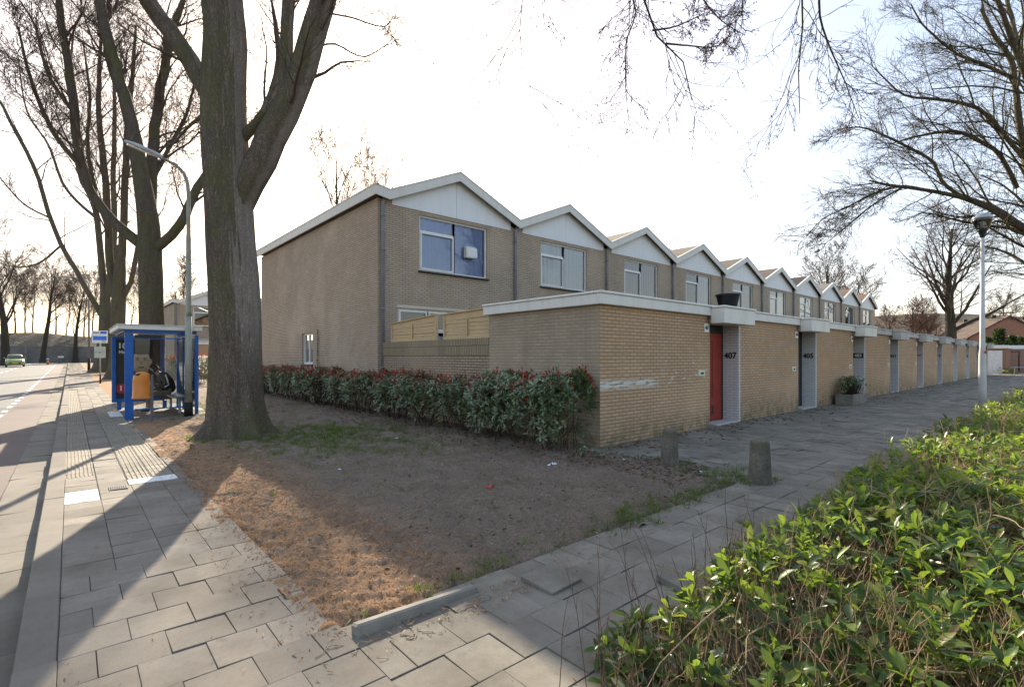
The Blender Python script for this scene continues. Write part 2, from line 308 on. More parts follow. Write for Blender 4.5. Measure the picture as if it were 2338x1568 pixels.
# ------------------------------------------------------------------ ground sheets and paving
def slabs(name, t0, t1, s0, s1, dx, dy, mat, bond='stack', tilt=.003, gap=.003, z=0.0, thick=.05, seed=1, skip=None, bev=.002, jag=0, slope=False, seg=None):
    r = np.random.default_rng(seed); c = []
    ny = max(1, int(round((s1-s0)/dy))); nx = max(1, int(round((t1-t0)/dx)))
    for j in range(ny):
        off = dx/2 if bond == 'x' and j % 2 else 0
        for i in range(nx + (1 if off else 0)):
            a = max(t0, t0+i*dx-off); b = min(t1, t0+(i+1)*dx-off)
            if b - a < .04: continue
            e0, e1 = s0+j*dy, s0+(j+1)*dy
            if bond == 'y' and i % 2: e0 += dy/2; e1 += dy/2
            if skip and skip((a+b)/2, (e0+e1)/2): continue
            c.append((a+gap/2, b-gap/2, e0+gap/2, e1-gap/2))
    c = np.array(c); n = len(c); zt = z + r.normal(0, tilt*.5, n); tx = r.normal(0, tilt, n); ty = r.normal(0, tilt, n)
    if slope: zt = zt + np.maximum(0, (c[:,2]+c[:,3])/2-25)*.008
    jx = r.normal(0, jag, (n, 2)) if jag else np.zeros((n, 2))
    x0, x1, y0, y1 = c.T; mx, my = (x0+x1)/2, (y0+y1)/2
    def ring(ins, dz):
        P = []
        for (xx, yy) in ((x0+ins, y0+ins), (x1-ins, y0+ins), (x1-ins, y1-ins), (x0+ins, y1-ins)):
            P.append(np.stack([xx+jx[:,0], yy+jx[:,1], zt+(xx-mx)*tx/.15*.5+(yy-my)*ty/.15*.5+dz], 1))
        return np.stack(P, 1)
    V = np.concatenate([ring(bev, 0), ring(0, -bev), ring(0, -thick)], 1).reshape(-1, 3)
    q = [(0,1,2,3)] + [(k+4, (k+1) % 4+4, (k+1) % 4, k) for k in range(4)] + [(k+8, (k+1) % 4+8, (k+1) % 4+4, k+4) for k in range(4)]
    Q = (np.array(q)[None] + (np.arange(n)*12)[:,None,None]).reshape(-1, 4)
    return quads_np(name, V, Q, mat, False)
def sheet(name, t0, t1, s0, s1, z, mat, nx=2, ny=2, fn=None, kind='structure', ys=None):
    xs = np.linspace(t0, t1, nx); ys = np.linspace(s0, s1, ny) if ys is None else np.array(ys); X, Y = np.meshgrid(xs, ys); Z = np.full_like(X, z) + np.maximum(0, Y-25)*.008
    if fn is not None: Z = Z + fn(X, Y)
    V = np.stack([X, Y, Z], -1).reshape(-1, 3); ny = len(ys); nx = len(xs)
    i = (np.arange(ny-1)[:,None]*nx + np.arange(nx-1)[None]).ravel(); Q = np.stack([i, i+1, i+nx+1, i+nx], 1)
    return tag(link(name, quads_np(name, V, Q, mat, True)), kind=kind)
YS = [-60, -10, 0, 10, 25, 40, 60, 80, 105, 140, 700]
sheet('ground', -400, 600, -60, 700, -.17, M['ground'], 60, 0, ys=[-400]+YS)
sheet('road', -14.6, -7.38, -60, 104, -.115, M['asphalt'], 4, 0, ys=YS[:8]+[104])
sheet('cross_road', -120, 60, 96, 104.5, -.108, M['asphalt'], 4, 3)
sheet('cycle_lane', -8.15, -7.38, -60, 98, -.108, M['asphalt_red'], 2, 0, ys=YS[:8]+[98])
mb = MB()
for k in range(70):
    y = -20 + k*1.7
    if y > 96: break
    z = -.103 + zg(y); mb.quad((-8.32, y, z), (-8.2, y, z), (-8.2, y+.75, z+zg(y+.75)-zg(y)), (-8.32, y+.75, z+zg(y+.75)-zg(y)))
for k in range(14):
    y = 30 + k*5.0; z = -.103+zg(y); mb.quad((-11.3, y, z), (-11.18, y, z), (-11.18, y+3, z+.024), (-11.3, y+3, z+.024))
tag(mb.build('road_markings', M['white_tile']), kind='structure')
tag(link('gutter', slabs('gutter', -7.38, -7.0, -20, 97, .38, .5, M['gutter'], tilt=.004, z=-.095, slope=True, seed=3)), kind='structure')
kerb_me = slabs('kerb', -6.995, -6.824, -20, 97, .171, 1.0, M['kerb'], tilt=.004, gap=.006, z=.005, thick=.16, slope=True, seed=4, bev=.006)
tag(link('kerb', kerb_me), kind='structure')
sheet('paving_bed', -6.83, -5.625, -20, 97, -.0105, M['sand'], 2, 0, ys=[-20,-5,0,25,40,60,97])
WT = lambda t, s: (2.2 < s < 15.5) or (-6.83 < t < -6.5 and 1.6 < s < 26)
me = slabs('pavement', -6.825, -5.62, -.8, 97, .301, .3, M['slab'], 'stack', .004, .0035, seed=5, skip=WT, slope=True)
pv = tag(link('pavement', me), kind='structure')
tag(link('pavement', slabs('pavement', -6.825, -5.62, -14, -.8, .301, .3, M['slab'], 'x', .0035, .003, z=.001, seed=6, jag=.001)), kind='structure')
tag(link('pavement', slabs('pavement', -6.525, -6.245, 2.2, 15.5, .28, .3, M['slab'], 'stack', .004, .005, seed=15)), kind='structure'); tag(link('pavement', slabs('pavement', -5.73, -5.62, 2.2, 15.5, .11, .3, M['slab'], 'stack', .005, .005, seed=16)), kind='structure'); tag(link('pavement', slabs('pavement', -6.825, -6.53, 2.2, 3.1, .3, .3, M['slab'], 'stack', .004, .005, seed=17)), kind='structure')
me = slabs('guide_tiles', -6.24, -5.735, 2.5, 15.4, .2525, .3, M['rib'], 'stack', .003, .005, z=-.004, seed=8); tag(link('tactile_paving', me), kind='structure')
mb = MB()
for i in range(10):
    for j in range(43):
        x = -6.232+i*.0505; y = 2.505+j*.3; mb.prism([(0,0),(.026,0),(.02,.010),(.006,.010)], lambda p, q, a, x=x: (x+p, a, -.006+q), y, y+.29)
for i in range(7):
    for j in range(76):
        x = -6.81+i*.042; y = 3.1+j*.3; mb.prism([(0,0),(.024,0),(.018,.008),(.006,.008)], lambda p, q, a, x=x: (x+p, a, -.006+q), y, y+.29)
tag(mb.build('tactile_ribs', M['rib']), kind='structure')
tag(link('tactile_paving', slabs('guide_tiles', -6.83, -6.53, 3.1, 26, .3, .3, M['rib'], 'stack', .003, .005, z=-.006, seed=9)), kind='structure')
tag(link('white_paving', slabs('white_paving', -6.24, -5.735, 2.21, 2.5, .168, .29, M['white_tile'], 'stack', .002, .004, z=.002, seed=10)), kind='structure')
tag(link('white_paving', slabs('white_paving', -6.825, -6.53, 1.6, 2.2, .147, .15, M['white_tile'], 'stack', .002, .004, z=.002, seed=11)), kind='structure')
tag(link('white_paving', slabs('white_paving', -6.0, -5.735, 11.0, 12.5, .3, .3, M['white_tile'], 'stack', .002, .004, z=.012, seed=12)), kind='structure')
mb = MB(); mb.box(-6.44, -6.26, 1.98, 2.2, -.05, -.004)
for k in range(9): mb.box(-6.437+k*.02, -6.425+k*.02, 1.985, 2.195, -.004, .009)
tag(mb.build('drain_grate', M['black']), 'black drain grate between the white paving tiles', 'drain grate')
# path beside the sheds
sheet('path_bed', -5.62, 58, -4.9, -2.76, -.011, M['sand'], 2, 2); sheet('path_bed', -.3, 58, -2.72, 0.5, -.0115, M['sand'], 2, 2)
path_skip = lambda t, s: (t < -.28+.25*math.sin(s*3) and s > -2.74) or (-5.62 < t < -5.5 and s > -2.9)
me = slabs('path', -5.62, 14, -4.75, -.02, .302, .302, M['slab_path'], 'x', .0045, .0032, seed=21, skip=path_skip, jag=.0015); tag(link('path', me), kind='structure')
me = slabs('path', 14, 58, -4.75, -.02, .302, .302, M['slab_path'], 'x', .006, .007, seed=22); tag(link('path', me), kind='structure')
tag(link('path', slabs('path', 3.8, 5.25, .0, .45, .3, .3, M['slab_path'], 'x', .004, .006, seed=23)), kind='structure')
mb = MB()
mb.bbox(0, .3, 0, .3, 0, .05, .005, M=Matrix.Translation((-4.42,-3.16,-.034)) @ Matrix.Rotation(R(2),4,'Z') @ Matrix.Rotation(R(3.5),4,'X') @ Matrix.Rotation(R(-1.5),4,'Y'))
mb.bbox(0, .3, 0, .3, 0, .05, .005, M=Matrix.Translation((-3.75,-3.78,-.034)) @ Matrix.Rotation(R(-2),4,'Z') @ Matrix.Rotation(R(7),4,'X') @ Matrix.Rotation(R(4),4,'Y'))
tag(mb.build('lifted_slabs', M['slab_path']), kind='structure')
sheet('street', 57, 90, -60, 3, -.02, M['street'], 2, 3)
def bumps(X, Y):
    return .014*np.sin(X*31+2*np.sin(Y*13))*np.sin(Y*27+1.5*np.sin(X*17)) + .018*np.sin(X*2.1+.7)*np.sin(Y*1.7) + .012*np.sin(X*5.3+Y*3.1) + .008*np.sin(X*11.1-Y*7.3+1) + .006*np.sin(X*19+Y*23) + .05*np.exp(-((X+4.29)**2+(Y-5.6)**2)/1.4) + np.where(Y < -2.6, -.02, 0) + np.where(X < -5.5, -.012, 0)
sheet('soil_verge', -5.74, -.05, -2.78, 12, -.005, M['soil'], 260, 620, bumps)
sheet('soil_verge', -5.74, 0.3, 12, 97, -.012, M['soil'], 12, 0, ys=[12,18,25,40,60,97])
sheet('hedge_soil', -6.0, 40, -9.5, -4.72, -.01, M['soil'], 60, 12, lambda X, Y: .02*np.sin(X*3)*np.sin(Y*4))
mb = MB(); mb.bbox(-.42, .42, -.045, .045, -.08, .05, .012, M=Matrix.Translation((-5.17,-2.76,-.005)) @ Matrix.Rotation(R(2.0),4,'Y') @ Matrix.Rotation(R(-14),4,'X'))
tag(mb.build('edging_stone', M['trough']), 'loose grey concrete edging stone between soil patch and path', 'edging stone')
# shelter apron
tag(link('shelter_paving', slabs('shelter_paving', -5.62, -3.7, 9.6, 14.4, .3, .3, M['slab'], 'stack', .003, .005, z=.004, seed=31)), kind='structure')
# hill with scrub at the end of the road
def hillf(X, Y): return np.clip((Y-108)/13, 0, 1)**.8*5.0 + .3*np.sin(X*.4)*np.clip((Y-110)/5, 0, 1)
sheet('hill', -170, 40, 107, 150, -.1, M['hill'], 90, 24, hillf)
def farhill(X, Y): return np.clip((X-130)/60, 0, 1)**.7*17*(.8+.2*np.sin(Y*.05)) - 2.0
sheet('far_hill', 130, 330, -60, 260, 0, M['hill'], 30, 30, farhill)
# ------------------------------------------------------------------ terrace houses
W = 5.2025; FX = 8.0; X0 = .0354; DEP = 11.7; ZV, ZR = 6.37, 7.45
def curtain(mb, x0, x1, z0, z1, y, pitch=.09, amp=.018, seed=0):
    r = random.Random(seed); n = max(4, int((x1-x0)/.02)); pts = []
    for i in range(n+1):
        x = x0 + (x1-x0)*i/n; pts.append((x, y + amp*math.sin(x/pitch*2*math.pi+seed) + amp*.5*math.sin(x/pitch*3.7+seed*2)))
    for (xa, ya), (xb, yb) in zip(pts, pts[1:]): mb.quad((xa,ya,z0), (xb,yb,z0), (xb,yb,z1), (xa,ya,z1))
CURT = {k: plain('curtain_'+k, c, .9, .05) for k, c in dict(blue=(.34,.47,.88), white=(.88,.90,.90), grey=(.55,.56,.58), dark=(.12,.12,.13), cream=(.62,.60,.54), taupe=(.44,.39,.36)).items()}
def window(parent, x0, x1, z0, z1, y, cells, cur, seed=0, fr=.055, sillm=None, lintel=False):
    """cells: (x0,x1,z0,z1,opening) in metres"""
    f = MB(); f.box(x0, x1, y, y+.07, z0, z0+fr); f.box(x0, x1, y, y+.07, z1-fr, z1); f.box(x0, x0+fr, y, y+.07, z0+fr, z1-fr); f.box(x1-fr, x1, y, y+.07, z0+fr, z1-fr)
    pn = MB()
    for a, b, c, d, op in cells:
        if op: f.box(a, a+.05, y-.02, y+.05, c, d); f.box(b-.05, b, y-.02, y+.05, c, d); f.box(a+.05, b-.05, y-.02, y+.05, c, c+.05); f.box(a+.05, b-.05, y-.02, y+.05, d-.05, d); q = .05
        else: q = 0
        pn.quad((a+q, y+.035, c+q), (b-q, y+.035, c+q), (b-q, y+.035, d-q), (a+q, y+.035, d-q))
    xs = sorted({c[0] for c in cells} | {c[1] for c in cells})
    for c in cells:
        if c[1] < x1-fr-.01: f.box(c[1], c[1]+.05, y+.002, y+.068, z0+fr, z1-fr)
        if c[3] < z1-fr-.01: f.box(c[0], c[1], y+.004, y+.066, c[3], c[3]+.05)
    w = f.build('window', M['frame'], parent)
    pn.build('pane', M['glass'], w)
    if cur:
        cm = MB()
        for (a, b, c, d, k, p) in cur: curtain(cm, a, b, c, d, y+.10, p, .018, seed)
        cm.build('curtain', CURT[cur[0][4]], w)
    if sillm: s = MB(); s.bbox(x0-.04, x1+.05, y-.14, y+.0, z0-.055, z0-.002, .006); s.build('sill', sillm, w)
    return w
CSPEC = [[(1.28,3.82,4.22,5.86,'blue',.25)], [(1.28,3.82,4.22,5.85,'white',.10)], [(1.28,3.82,4.22,5.85,'taupe',.09)], [(2.6,3.82,4.22,5.85,'grey',.11)], None, [(1.28,3.82,4.22,5.6,'cream',.4)], [(1.28,3.82,4.22,5.85,'white',.12)], [(1.28,3.0,4.22,5.85,'cream',.12)], [(2.5,3.82,4.22,5.85,'grey',.12)], [(1.28,2.4,4.22,5.85,'cream',.1)]]
HL = ['end terrace house with long blank brick side wall and blue-curtained upstairs window', 'terrace house with white net curtains, directly beside the blank-walled end house',
      'third terrace house from the blank-walled end, brownish streaked curtains upstairs', 'fourth terrace house from the blank-walled end, half-open grey curtain upstairs', 'fifth terrace house from the blank-walled end, bare dark upstairs window above the black tub',
      'sixth terrace house from the blank-walled end, pale blind upstairs under a brown roof', 'seventh terrace house from the blank-walled end, black roof slope and white curtains', 'eighth terrace house from the blank-walled end, under a grey roof slope',
      'ninth terrace house from the blank-walled end, first of two with orange-brown roofs', 'last terrace house at the far end of the row, orange-brown roof']
def house(i, loc, label, group, end=False, last=False, cur=None, roof=None):
    h = thing('terrace_house', label, 'house', loc, 0, group)
    wt = 6.12; win = (1.23, 3.87, 4.19, 5.9); gw = (.5, 4.6, .9, 3.0)
    fr = MB(); xL = -.155 if end else 0
    fr.wall(xL, W, 0, 6.02, [win, gw], lambda u, z, d: (u, d, z), .13)
    # piers beside the gable panel and the back wall
    for a, b in ((xL, .3), (4.93, W)): fr.quad((a,0,6.02), (b,0,6.02), (b,0,wt+.02), (a,0,wt+.02))
    fr.quad((W,DEP,0), (xL,DEP,0), (xL,DEP,wt), (W,DEP,wt))
    fr.add([(0,DEP,wt),(W,DEP,wt),(W/2,DEP,7.2)], [(0,2,1)])
    if end:
        sw = (5.15, 6.3, 1.27, 2.42)
        fr.wall(0, DEP, 0, wt+.02, [sw], lambda u, z, d: (xL+d, u, z), .13)
    else: fr.quad((.001,.13,0), (.001,DEP,0), (.001,DEP,wt), (.001,.13,wt))
    if last: fr.quad((W,DEP,0), (W,DEP,wt), (W,0,wt), (W,0,0))
    fr.build('wall', M['brick_house'], h)
    # floors keep the rooms dark
    fl = MB(); fl.box(xL+.02, W-.02, .14, DEP-.1, 3.3, 3.5); fl.build('floor', M['concrete'], h)
    p = MB()   # gable panel in two boards
    for a, b in ((.3, 2.596), (2.608, 4.93)):
        zt = lambda x: ZV - .12 + (ZR-ZV)*(1-abs(x-W/2)/(W/2)) - .02
        pts = [(a, 6.02), (b, 6.02), (b, zt(b)), (a, zt(a))]
        p.prism(pts, lambda x, z, d: (x, d, z), -.012, .05)
    p.box(.3, 4.93, .05, .1, 6.02, 6.3); p.add([(0,.06,6.02),(W,.06,6.02),(W,.06,wt),(W/2,.06,7.2),(0,.06,wt)], [(0,1,2,3,4)])
    p.build('gable_panel', M['panel'], h)
    # roof: folded slab and white fascia boards along its front edge
    xs = [(-.30, ZV+.05), (.12, ZV-.02), (W/2, ZR), (W, ZV)] if end else [(0, ZV), (W/2, ZR), (W, ZV)]
    rf = MB(); fa = MB()
    for (xa, za), (xb, zb) in zip(xs, xs[1:]):
        rf.prism([(xa, za-.16), (xb, zb-.16), (xb, zb-.01), (xa, za-.01)], lambda x, z, d: (x, d, z), -.2, DEP+.1)
        fa.prism([(xa, za-.27), (xb, zb-.27), (xb, zb), (xa, za)], lambda x, z, d: (x, d, z), -.235, -.2)
        fa.prism([(xa, za-.0), (xb, zb-.0), (xb, zb+.035), (xa, za+.035)], lambda x, z, d: (x, d, z), -.25, -.13)
    if end:
        fa.box(-.335, -.30, -.235, DEP+.1, ZV-.22, ZV+.05); fa.box(-.35, -.23, -.25, DEP+.1, ZV+.05, ZV+.085)
    if last: fa.box(W, W+.035, -.235, DEP+.1, ZV-.27, ZV+.03)
    rp = rf.build('roof', roof, h); fa.build('fascia', M['fascia'], rp)
    if i % 3 == 0 or end:
        v = MB(); v.lathe([(.11,0),(.11,.2),(.15,.2),(.15,.27),(.02,.3)], (1.2, 6.0, 6.75), 12); v.build('vent', M['black'], rp)
    mid = 2.55; tr = 5.40
    window(h, *win, .06, [(win[0]+.055, mid-.025, tr+.05, win[3]-.055, False), (win[0]+.055, mid-.025, win[2]+.055, tr, True), (mid+.025, win[1]-.055, win[2]+.055, win[3]-.055, False)], cur, i, sillm=M['sill'])
    cells = []; n = 4; ww = (gw[1]-gw[0]-.11)/n
    for k in range(n): cells += [(gw[0]+.055+k*ww+(.025 if k else 0), gw[0]+.055+(k+1)*ww-(.025 if k < n-1 else 0), gw[2]+.055, 2.3, False), (gw[0]+.055+k*ww+(.025 if k else 0), gw[0]+.055+(k+1)*ww-(.025 if k < n-1 else 0), 2.35, gw[3]-.055, True)]
    w = window(h, *gw, .06, cells, [(.56, 4.5, 1.2, 2.2, 'white', .1)], i+3, sillm=M['sill'])
    l = MB(); l.bbox(gw[0]-.05, gw[1]+.05, -.025, .1, gw[3]-.002, gw[3]+.09, .008); l.build('lintel', M['lintel'], h)
    if end:
        f = MB(); a, b, c, d = sw; X = xL+.07
        for q in ((a, b, c, c+.06), (a, b, d-.06, d), (a, a+.06, c+.06, d-.06), (b-.06, b, c+.06, d-.06)): f.box(X, X+.07, *q)
        f.box(X+.003, X+.067, (a+b)/2-.03, (a+b)/2+.03, c+.06, d-.06)
        w2 = f.build('window', M['frame'], h); g = MB(); g.quad((X+.035,a,c),(X+.035,b,c),(X+.035,b,d),(X+.035,a,d)); g.build('pane', M['glass'], w2)
        g = MB()
        n = 40
        for k in range(n):
            y0 = a+.06+(b-a-.12)*k/n; y1 = a+.06+(b-a-.12)*(k+1)/n; xo = lambda y: X+.2+.02*math.sin(y*60)
            g.quad((xo(y0),y0,c),(xo(y1),y1,c),(xo(y1),y1,d),(xo(y0),y0,d))
        g.build('curtain', CURT['white'], w2)
        s = MB(); s.bbox(xL-.05, xL+.07, a-.04, b+.04, c-.06, c-.003, .006); s.build('sill', M['sill'], w2)
    d = MB(); d.tube([(-.1 if not end else -.03, -.08, .02), (-.1 if not end else -.03, -.08, 6.0), (-.02 if not end else .05, -.08, 6.2)], .05, 12)
    for z in (1.2, 2.9, 4.6, 5.6): d.tube([(-.1 if not end else -.03, -.08, z), (-.1 if not end else -.03, -.08, z+.06)], .06, 12); d.box((-.12 if not end else -.05), (-.08 if not end else -.01), -.08, 0, z+.01, z+.05)
    d.build('downpipe', M['pipe'], h, True)
    return h
for i in range(10):
    house(i, (X0+W*i, FX, 0), HL[i], 'terrace houses under one zigzag roof', i == 0, i == 9, CSPEC[i], ROOFS[i])
for i in range(2):
    house(i, (X0+W*i, FX+37.7, 0), ['end house of the next terrace, seen between the trees behind the bus shelter', 'second house of the next terrace, mostly hidden behind the big trunk'][i], 'houses of the next terrace', i == 0, i == 1, CSPEC[3], ROOFS[0])
# wall box on the upstairs window and a dark creeper on the side wall
t = thing('nest_box', 'small pale box fixed to the upstairs window of the end house', 'box', (X0+3.15, FX+.09, 4.97))
mb = MB(); mb.bbox(-.2, .2, -.16, 0, -.17, .2, .01); mb.build('body', M['fascia'], t)
mb = MB(); mb.bbox(-.17, .24, -.176, -.162, -.14, .16, .004, M=Matrix.Rotation(R(-2),4,'Y')); mb.build('flap', M['frame'], t)
# ------------------------------------------------------------------ sheds along the path
SH = 2.66
def letter_mesh(cache, txt, size, mat):
    k = (txt, size, mat.name)
    if k not in cache: cache[k] = text_mesh(txt, size, mat)
    return cache[k]
LC = {}
NUMS = ['407', '405', '403', '401', '399', '397', None, '393', '391', '389']
DOORC = ['red', 'door_dark', 'door_dark', 'door_dark', 'red', 'door_dark', 'door_white', 'door_white', 'door_dark', 'door_dark']
SL = ['brick shed with red door and number 407, its corner facing the hedge', 'brick shed with black number 405 beside its dark door', 'brick shed with white 403 on a black plate', 'brick shed numbered 401, one bay beyond the black-plated one',
      'brick shed numbered 399, between the ones marked 401 and 397', 'brick shed numbered 397, sixth along the path', 'brick shed with a white pier and no visible number', 'brick shed with white pier, eighth along the path from the corner', 'second-last brick shed of the row, behind the white lamp post', 'last brick shed of the row, next to the red brick garage']
def shed(i, loc, label, group, num, full=True):
    first = i == 0
    xa = 0 if first else .09; L = thing('brick_shed', label, 'shed', loc, 0, group)
    w = MB(); zt = 2.45; RD = .40
    w.quad((xa,0,-.05), (3.8,0,-.05), (3.8,0,zt), (xa,0,zt), 0)
    w.quad((3.8,0,-.05), (3.8,RD,-.05), (3.8,RD,zt), (3.8,0,zt), 0)
    rw = MB(); rw.quad((xa,3.02,-.05), (xa,3.02,zt), (5.29,3.02,zt), (5.29,3.02,-.05)); rw.build('rear_wall', M['brick_side'], L)
    w.quad((3.8,RD,-.05), (4.28,RD,-.05), (4.28,RD,zt), (3.8,RD,zt), 0)
    if first: w.quad((0,3.02,-.05), (0,0,-.05), (0,0,zt), (0,3.02,zt), 1)
    if i == 9: w.quad((5.29,0,-.05), (5.29,3.02,-.05), (5.29,3.02,zt), (5.29,0,zt), 0)
    w.build('wall', [M['brick_shed_chalk'] if first else M['brick_shed'], M['brick_side']], L)
    p = MB(); p.box(5.2, 5.288, -.004, RD, -.02, zt); p.build('painted_pier', M['brick_white'], L)
    # door in the recess
    d = MB(); d.bbox(4.33, 5.15, RD-.01, RD+.04, .03, 2.1, .004);
    for q in ((4.66, 4.70, .55, 1.95), (4.62, 4.74, .16, .42)): d.bbox(q[0], q[1], RD-.02, RD-.011, q[2], q[3], .002)
    do = d.build('door', M[DOORC[i]], L)
    h = MB(); h.tube([(4.42,RD-.05,1.0),(4.42,RD-.05,1.14)], .012, 8); h.box(4.405, 4.435, RD-.045, RD-.01, .98, 1.16); h.build('handle', M['steel'], do)
    s = MB(); s.box(4.675, 4.685, RD-.023, RD-.0205, .6, 1.9); s.box(4.64, 4.72, RD-.023, RD-.0205, .19, .39); s.build('glass_slit', M['black'], do)
    fme = MB(); fme.box(4.28, 4.33, RD-.02, RD+.05, 0, 2.15); fme.box(5.15, 5.2, RD-.02, RD+.05, 0, 2.15); fme.box(4.33, 5.15, RD-.02, RD+.05, 2.1, 2.15); fme.box(4.28, 5.2, RD-.015, RD+.05, 2.15, 2.44)
    fme.build('door_frame', M['black'] if i < 6 else M['door_white'], L)
    st = MB(); st.bbox(4.1, 5.2, -.02, RD-.03, -.02, .03, .008); st.build('step', M['concrete'], L)
    r = MB(); r.box(0 if first else .09, 5.29, .0, 3.0, 2.452, 2.58); rp = r.build('roof', M['tar'], L)
    fm = M['fascia'] if i < 3 else M['concrete']
    f = MB(); x1 = 5.29
    f.bbox((-.1 if first else .09), x1-.001, -.1, .0, 2.44, 2.62, .008); f.bbox((-.12 if first else .09), x1-.001, -.125, .05, 2.621, 2.665, .012)
    if first: f.bbox(-.1, 0, .001, 3.1, 2.44, 2.62, .008); f.bbox(-.125, .05, .051, 3.12, 2.621, 2.665, .012)
    f.build('fascia', fm, rp)
    c = MB(); c.bbox(3.66, 5.17, -.40, -.101, 2.27, 2.60, .008); c.bbox(3.63, 5.20, -.43, -.126, 2.601, 2.645, .01); c.box(3.8, 5.19, -.099, .39, 2.30, 2.438); c.build('canopy', fm, L)
    if num:
        if i == 2:
            pl = MB(); pl.bbox(5.185, 5.199, .03, .37, 1.5, 1.68, .002); po = pl.build('number_plate', M['black'], L)
            o = link('numerals', letter_mesh(LC, '403', .155, M['frame']), po); o.rotation_euler = (R(90),0,R(-90)); o.location = (5.183, .2, 1.59)
        else:
            o = link('house_number', letter_mesh(LC, num, .20, M['black']), L); o.rotation_euler = (R(90),0,R(-90)); o.location = (5.197, .2, 1.57)
    if full:
        b = MB(); b.bbox(3.28, 3.56, -.025, -.001, 1.13, 1.26, .006); bo = b.build('letter_box', M['letterbox'], L)
        b = MB(); b.box(3.37, 3.49, -.028, -.0255, 1.17, 1.215); b.build('slot', M['black'], bo)
        b = MB(); b.bbox(3.55, 3.74, -.016, -.001, 2.08, 2.27, .003); bo = b.build('number_tile', M['frame'], L)
        if num and i < 3:
            o = link('numerals', letter_mesh(LC, num, .10, M['black']), bo); o.rotation_euler = (R(90),0,0); o.location = (3.645, -.018, 2.175)
    return L
for i in range(10): shed(i, (W*i, 0, 0), SL[i], 'sheds along the path', NUMS[i])
shed(0, (.2, 37.7, 0), 'brick shed in front of the next terrace, behind the bus shelter', 'sheds of the next terrace', None)
# garden wall and timber fence between the corner shed and the end house
t = thing('garden_wall', 'low brick garden wall with upright coping bricks behind the red-tipped hedge', 'wall', (0, 3.02, 0))
mb = MB(); mb.box(.0, .2, 3.022, 7.998, -.05, 1.58); mb.build('wall', M['brick_garden'], t, world=True)
mb = MB(); mb.box(-.012, .212, 3.022, 7.998, 1.582, 1.96); mb.build('coping', M['brick_soldier'], t, world=True)
def fence(y0, y1, z0, z1, za, zb, label):
    f = thing('fence_panel', label, 'fence panel', (.16, y0, z0), 0, 'timber panels on the garden wall')
    s = MB(); n = 6; H = za - z0
    for k in range(n):
        a = z0+.02+k*H*.82/n; s.bbox(.02+.012*(k % 2), .05+.012*(k % 2), y0+.05, y1-.05, a, a+H*.82/n-.006, .004)
    s.prism([(y0+.02, za-.13*H/.5*0-.16), (y1-.02, zb-.16), (y1-.02, zb), (y0+.02, za)], lambda y, z, d: (d, y, z), .015, .05)
    s.build('slats', M['timber'], f, world=False)
    for c in s.v: pass
    fr = MB(); fr.bbox(-.01, .075, y0, y0+.05, z0, za, .004); fr.bbox(-.01, .075, y1-.05, y1, z0, zb, .004); fr.bbox(-.012, .0, y0+.05, y1-.05, z0+.0, z0+.05, .003)
    m_ = (y0+y1)/2; fr.bbox(-.014, .012, m_-.02, m_+.02, z0+.05, za-.17, .003)
    fr.prism([(y0-.02, za), (y1+.02, zb), (y1+.02, zb+.025), (y0-.02, za+.025)], lambda y, z, d: (d, y, z), -.03, .1)
    fr.build('frame', M['timber'], f)
    for ch in f.children: ch.location = (-ORG[f.name][0]+.16, -y0, -z0)
    return f
fence(5.36, 7.72, 1.965, 2.52, 2.60, 2.48, 'shorter timber fence panel beside the downpipe of the end house')
fence(3.06, 5.02, 1.965, 2.66, 2.62, 2.58, 'longer timber fence panel against the corner shed')
# black tub on the first canopy
t = thing('plant_tub', 'empty black round tub standing on the canopy above door 407', 'tub', (4.55, -.05, 2.666))
mb = MB(); mb.lathe([(.19,0),(.25,.27),(.265,.27),(.27,.31),(.24,.31),(.235,.27),(.18,.03)], n=28); mb.build('pot', M['black'], t, True)
# planter
t = thing('planter', 'grey concrete trough planter against the wall between 405 and 403', 'planter', (12.55, -.38, 0))
mb = MB()
for q in ((-.75,.75,-.25,-.18,0,.34), (-.75,.75,.18,.25,0,.34), (-.75,-.68,-.18,.18,0,.34), (.68,.75,-.18,.18,0,.34)): mb.bbox(*q, .01)
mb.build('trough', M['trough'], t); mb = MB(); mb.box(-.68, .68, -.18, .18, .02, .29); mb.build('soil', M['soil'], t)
# ------------------------------------------------------------------ foliage and trees (vectorised)
def unit(a): return a/np.maximum(np.linalg.norm(a, axis=-1, keepdims=True), 1e-9)
LEAF_F = [(0,1,2), (0,2,3), (1,4,5,2), (2,5,6,3), (4,7,5), (5,7,6)]
def leaves(P, D, N, L, Wd, r, droop=.15, fold=.18):
    """leaf blades: P base, D direction, N upper side, L length, Wd width"""
    D = unit(D); S = unit(np.cross(D, N)); N = np.cross(S, D); L = L[:,None]; Wd = Wd[:,None]; dr = (droop*(.4+r.random(len(P))*1.2))[:,None]*L
    def pt(x, y, z): return P + S*(Wd*x) + D*(L*y) + N*(L*0+z)
    f = fold*Wd
    V = np.stack([P, P+S*(-.37*Wd)+D*.35*L+N*(f-dr*.12), P+D*.35*L-N*dr*.12, P+S*(.37*Wd)+D*.35*L+N*(f-dr*.12), P+S*(-.45*Wd)+D*.70*L+N*(f-dr*.5), P+D*.70*L-N*dr*.5, P+S*(.45*Wd)+D*.70*L+N*(f-dr*.5), P+D*L-N*dr], 1)
    return V
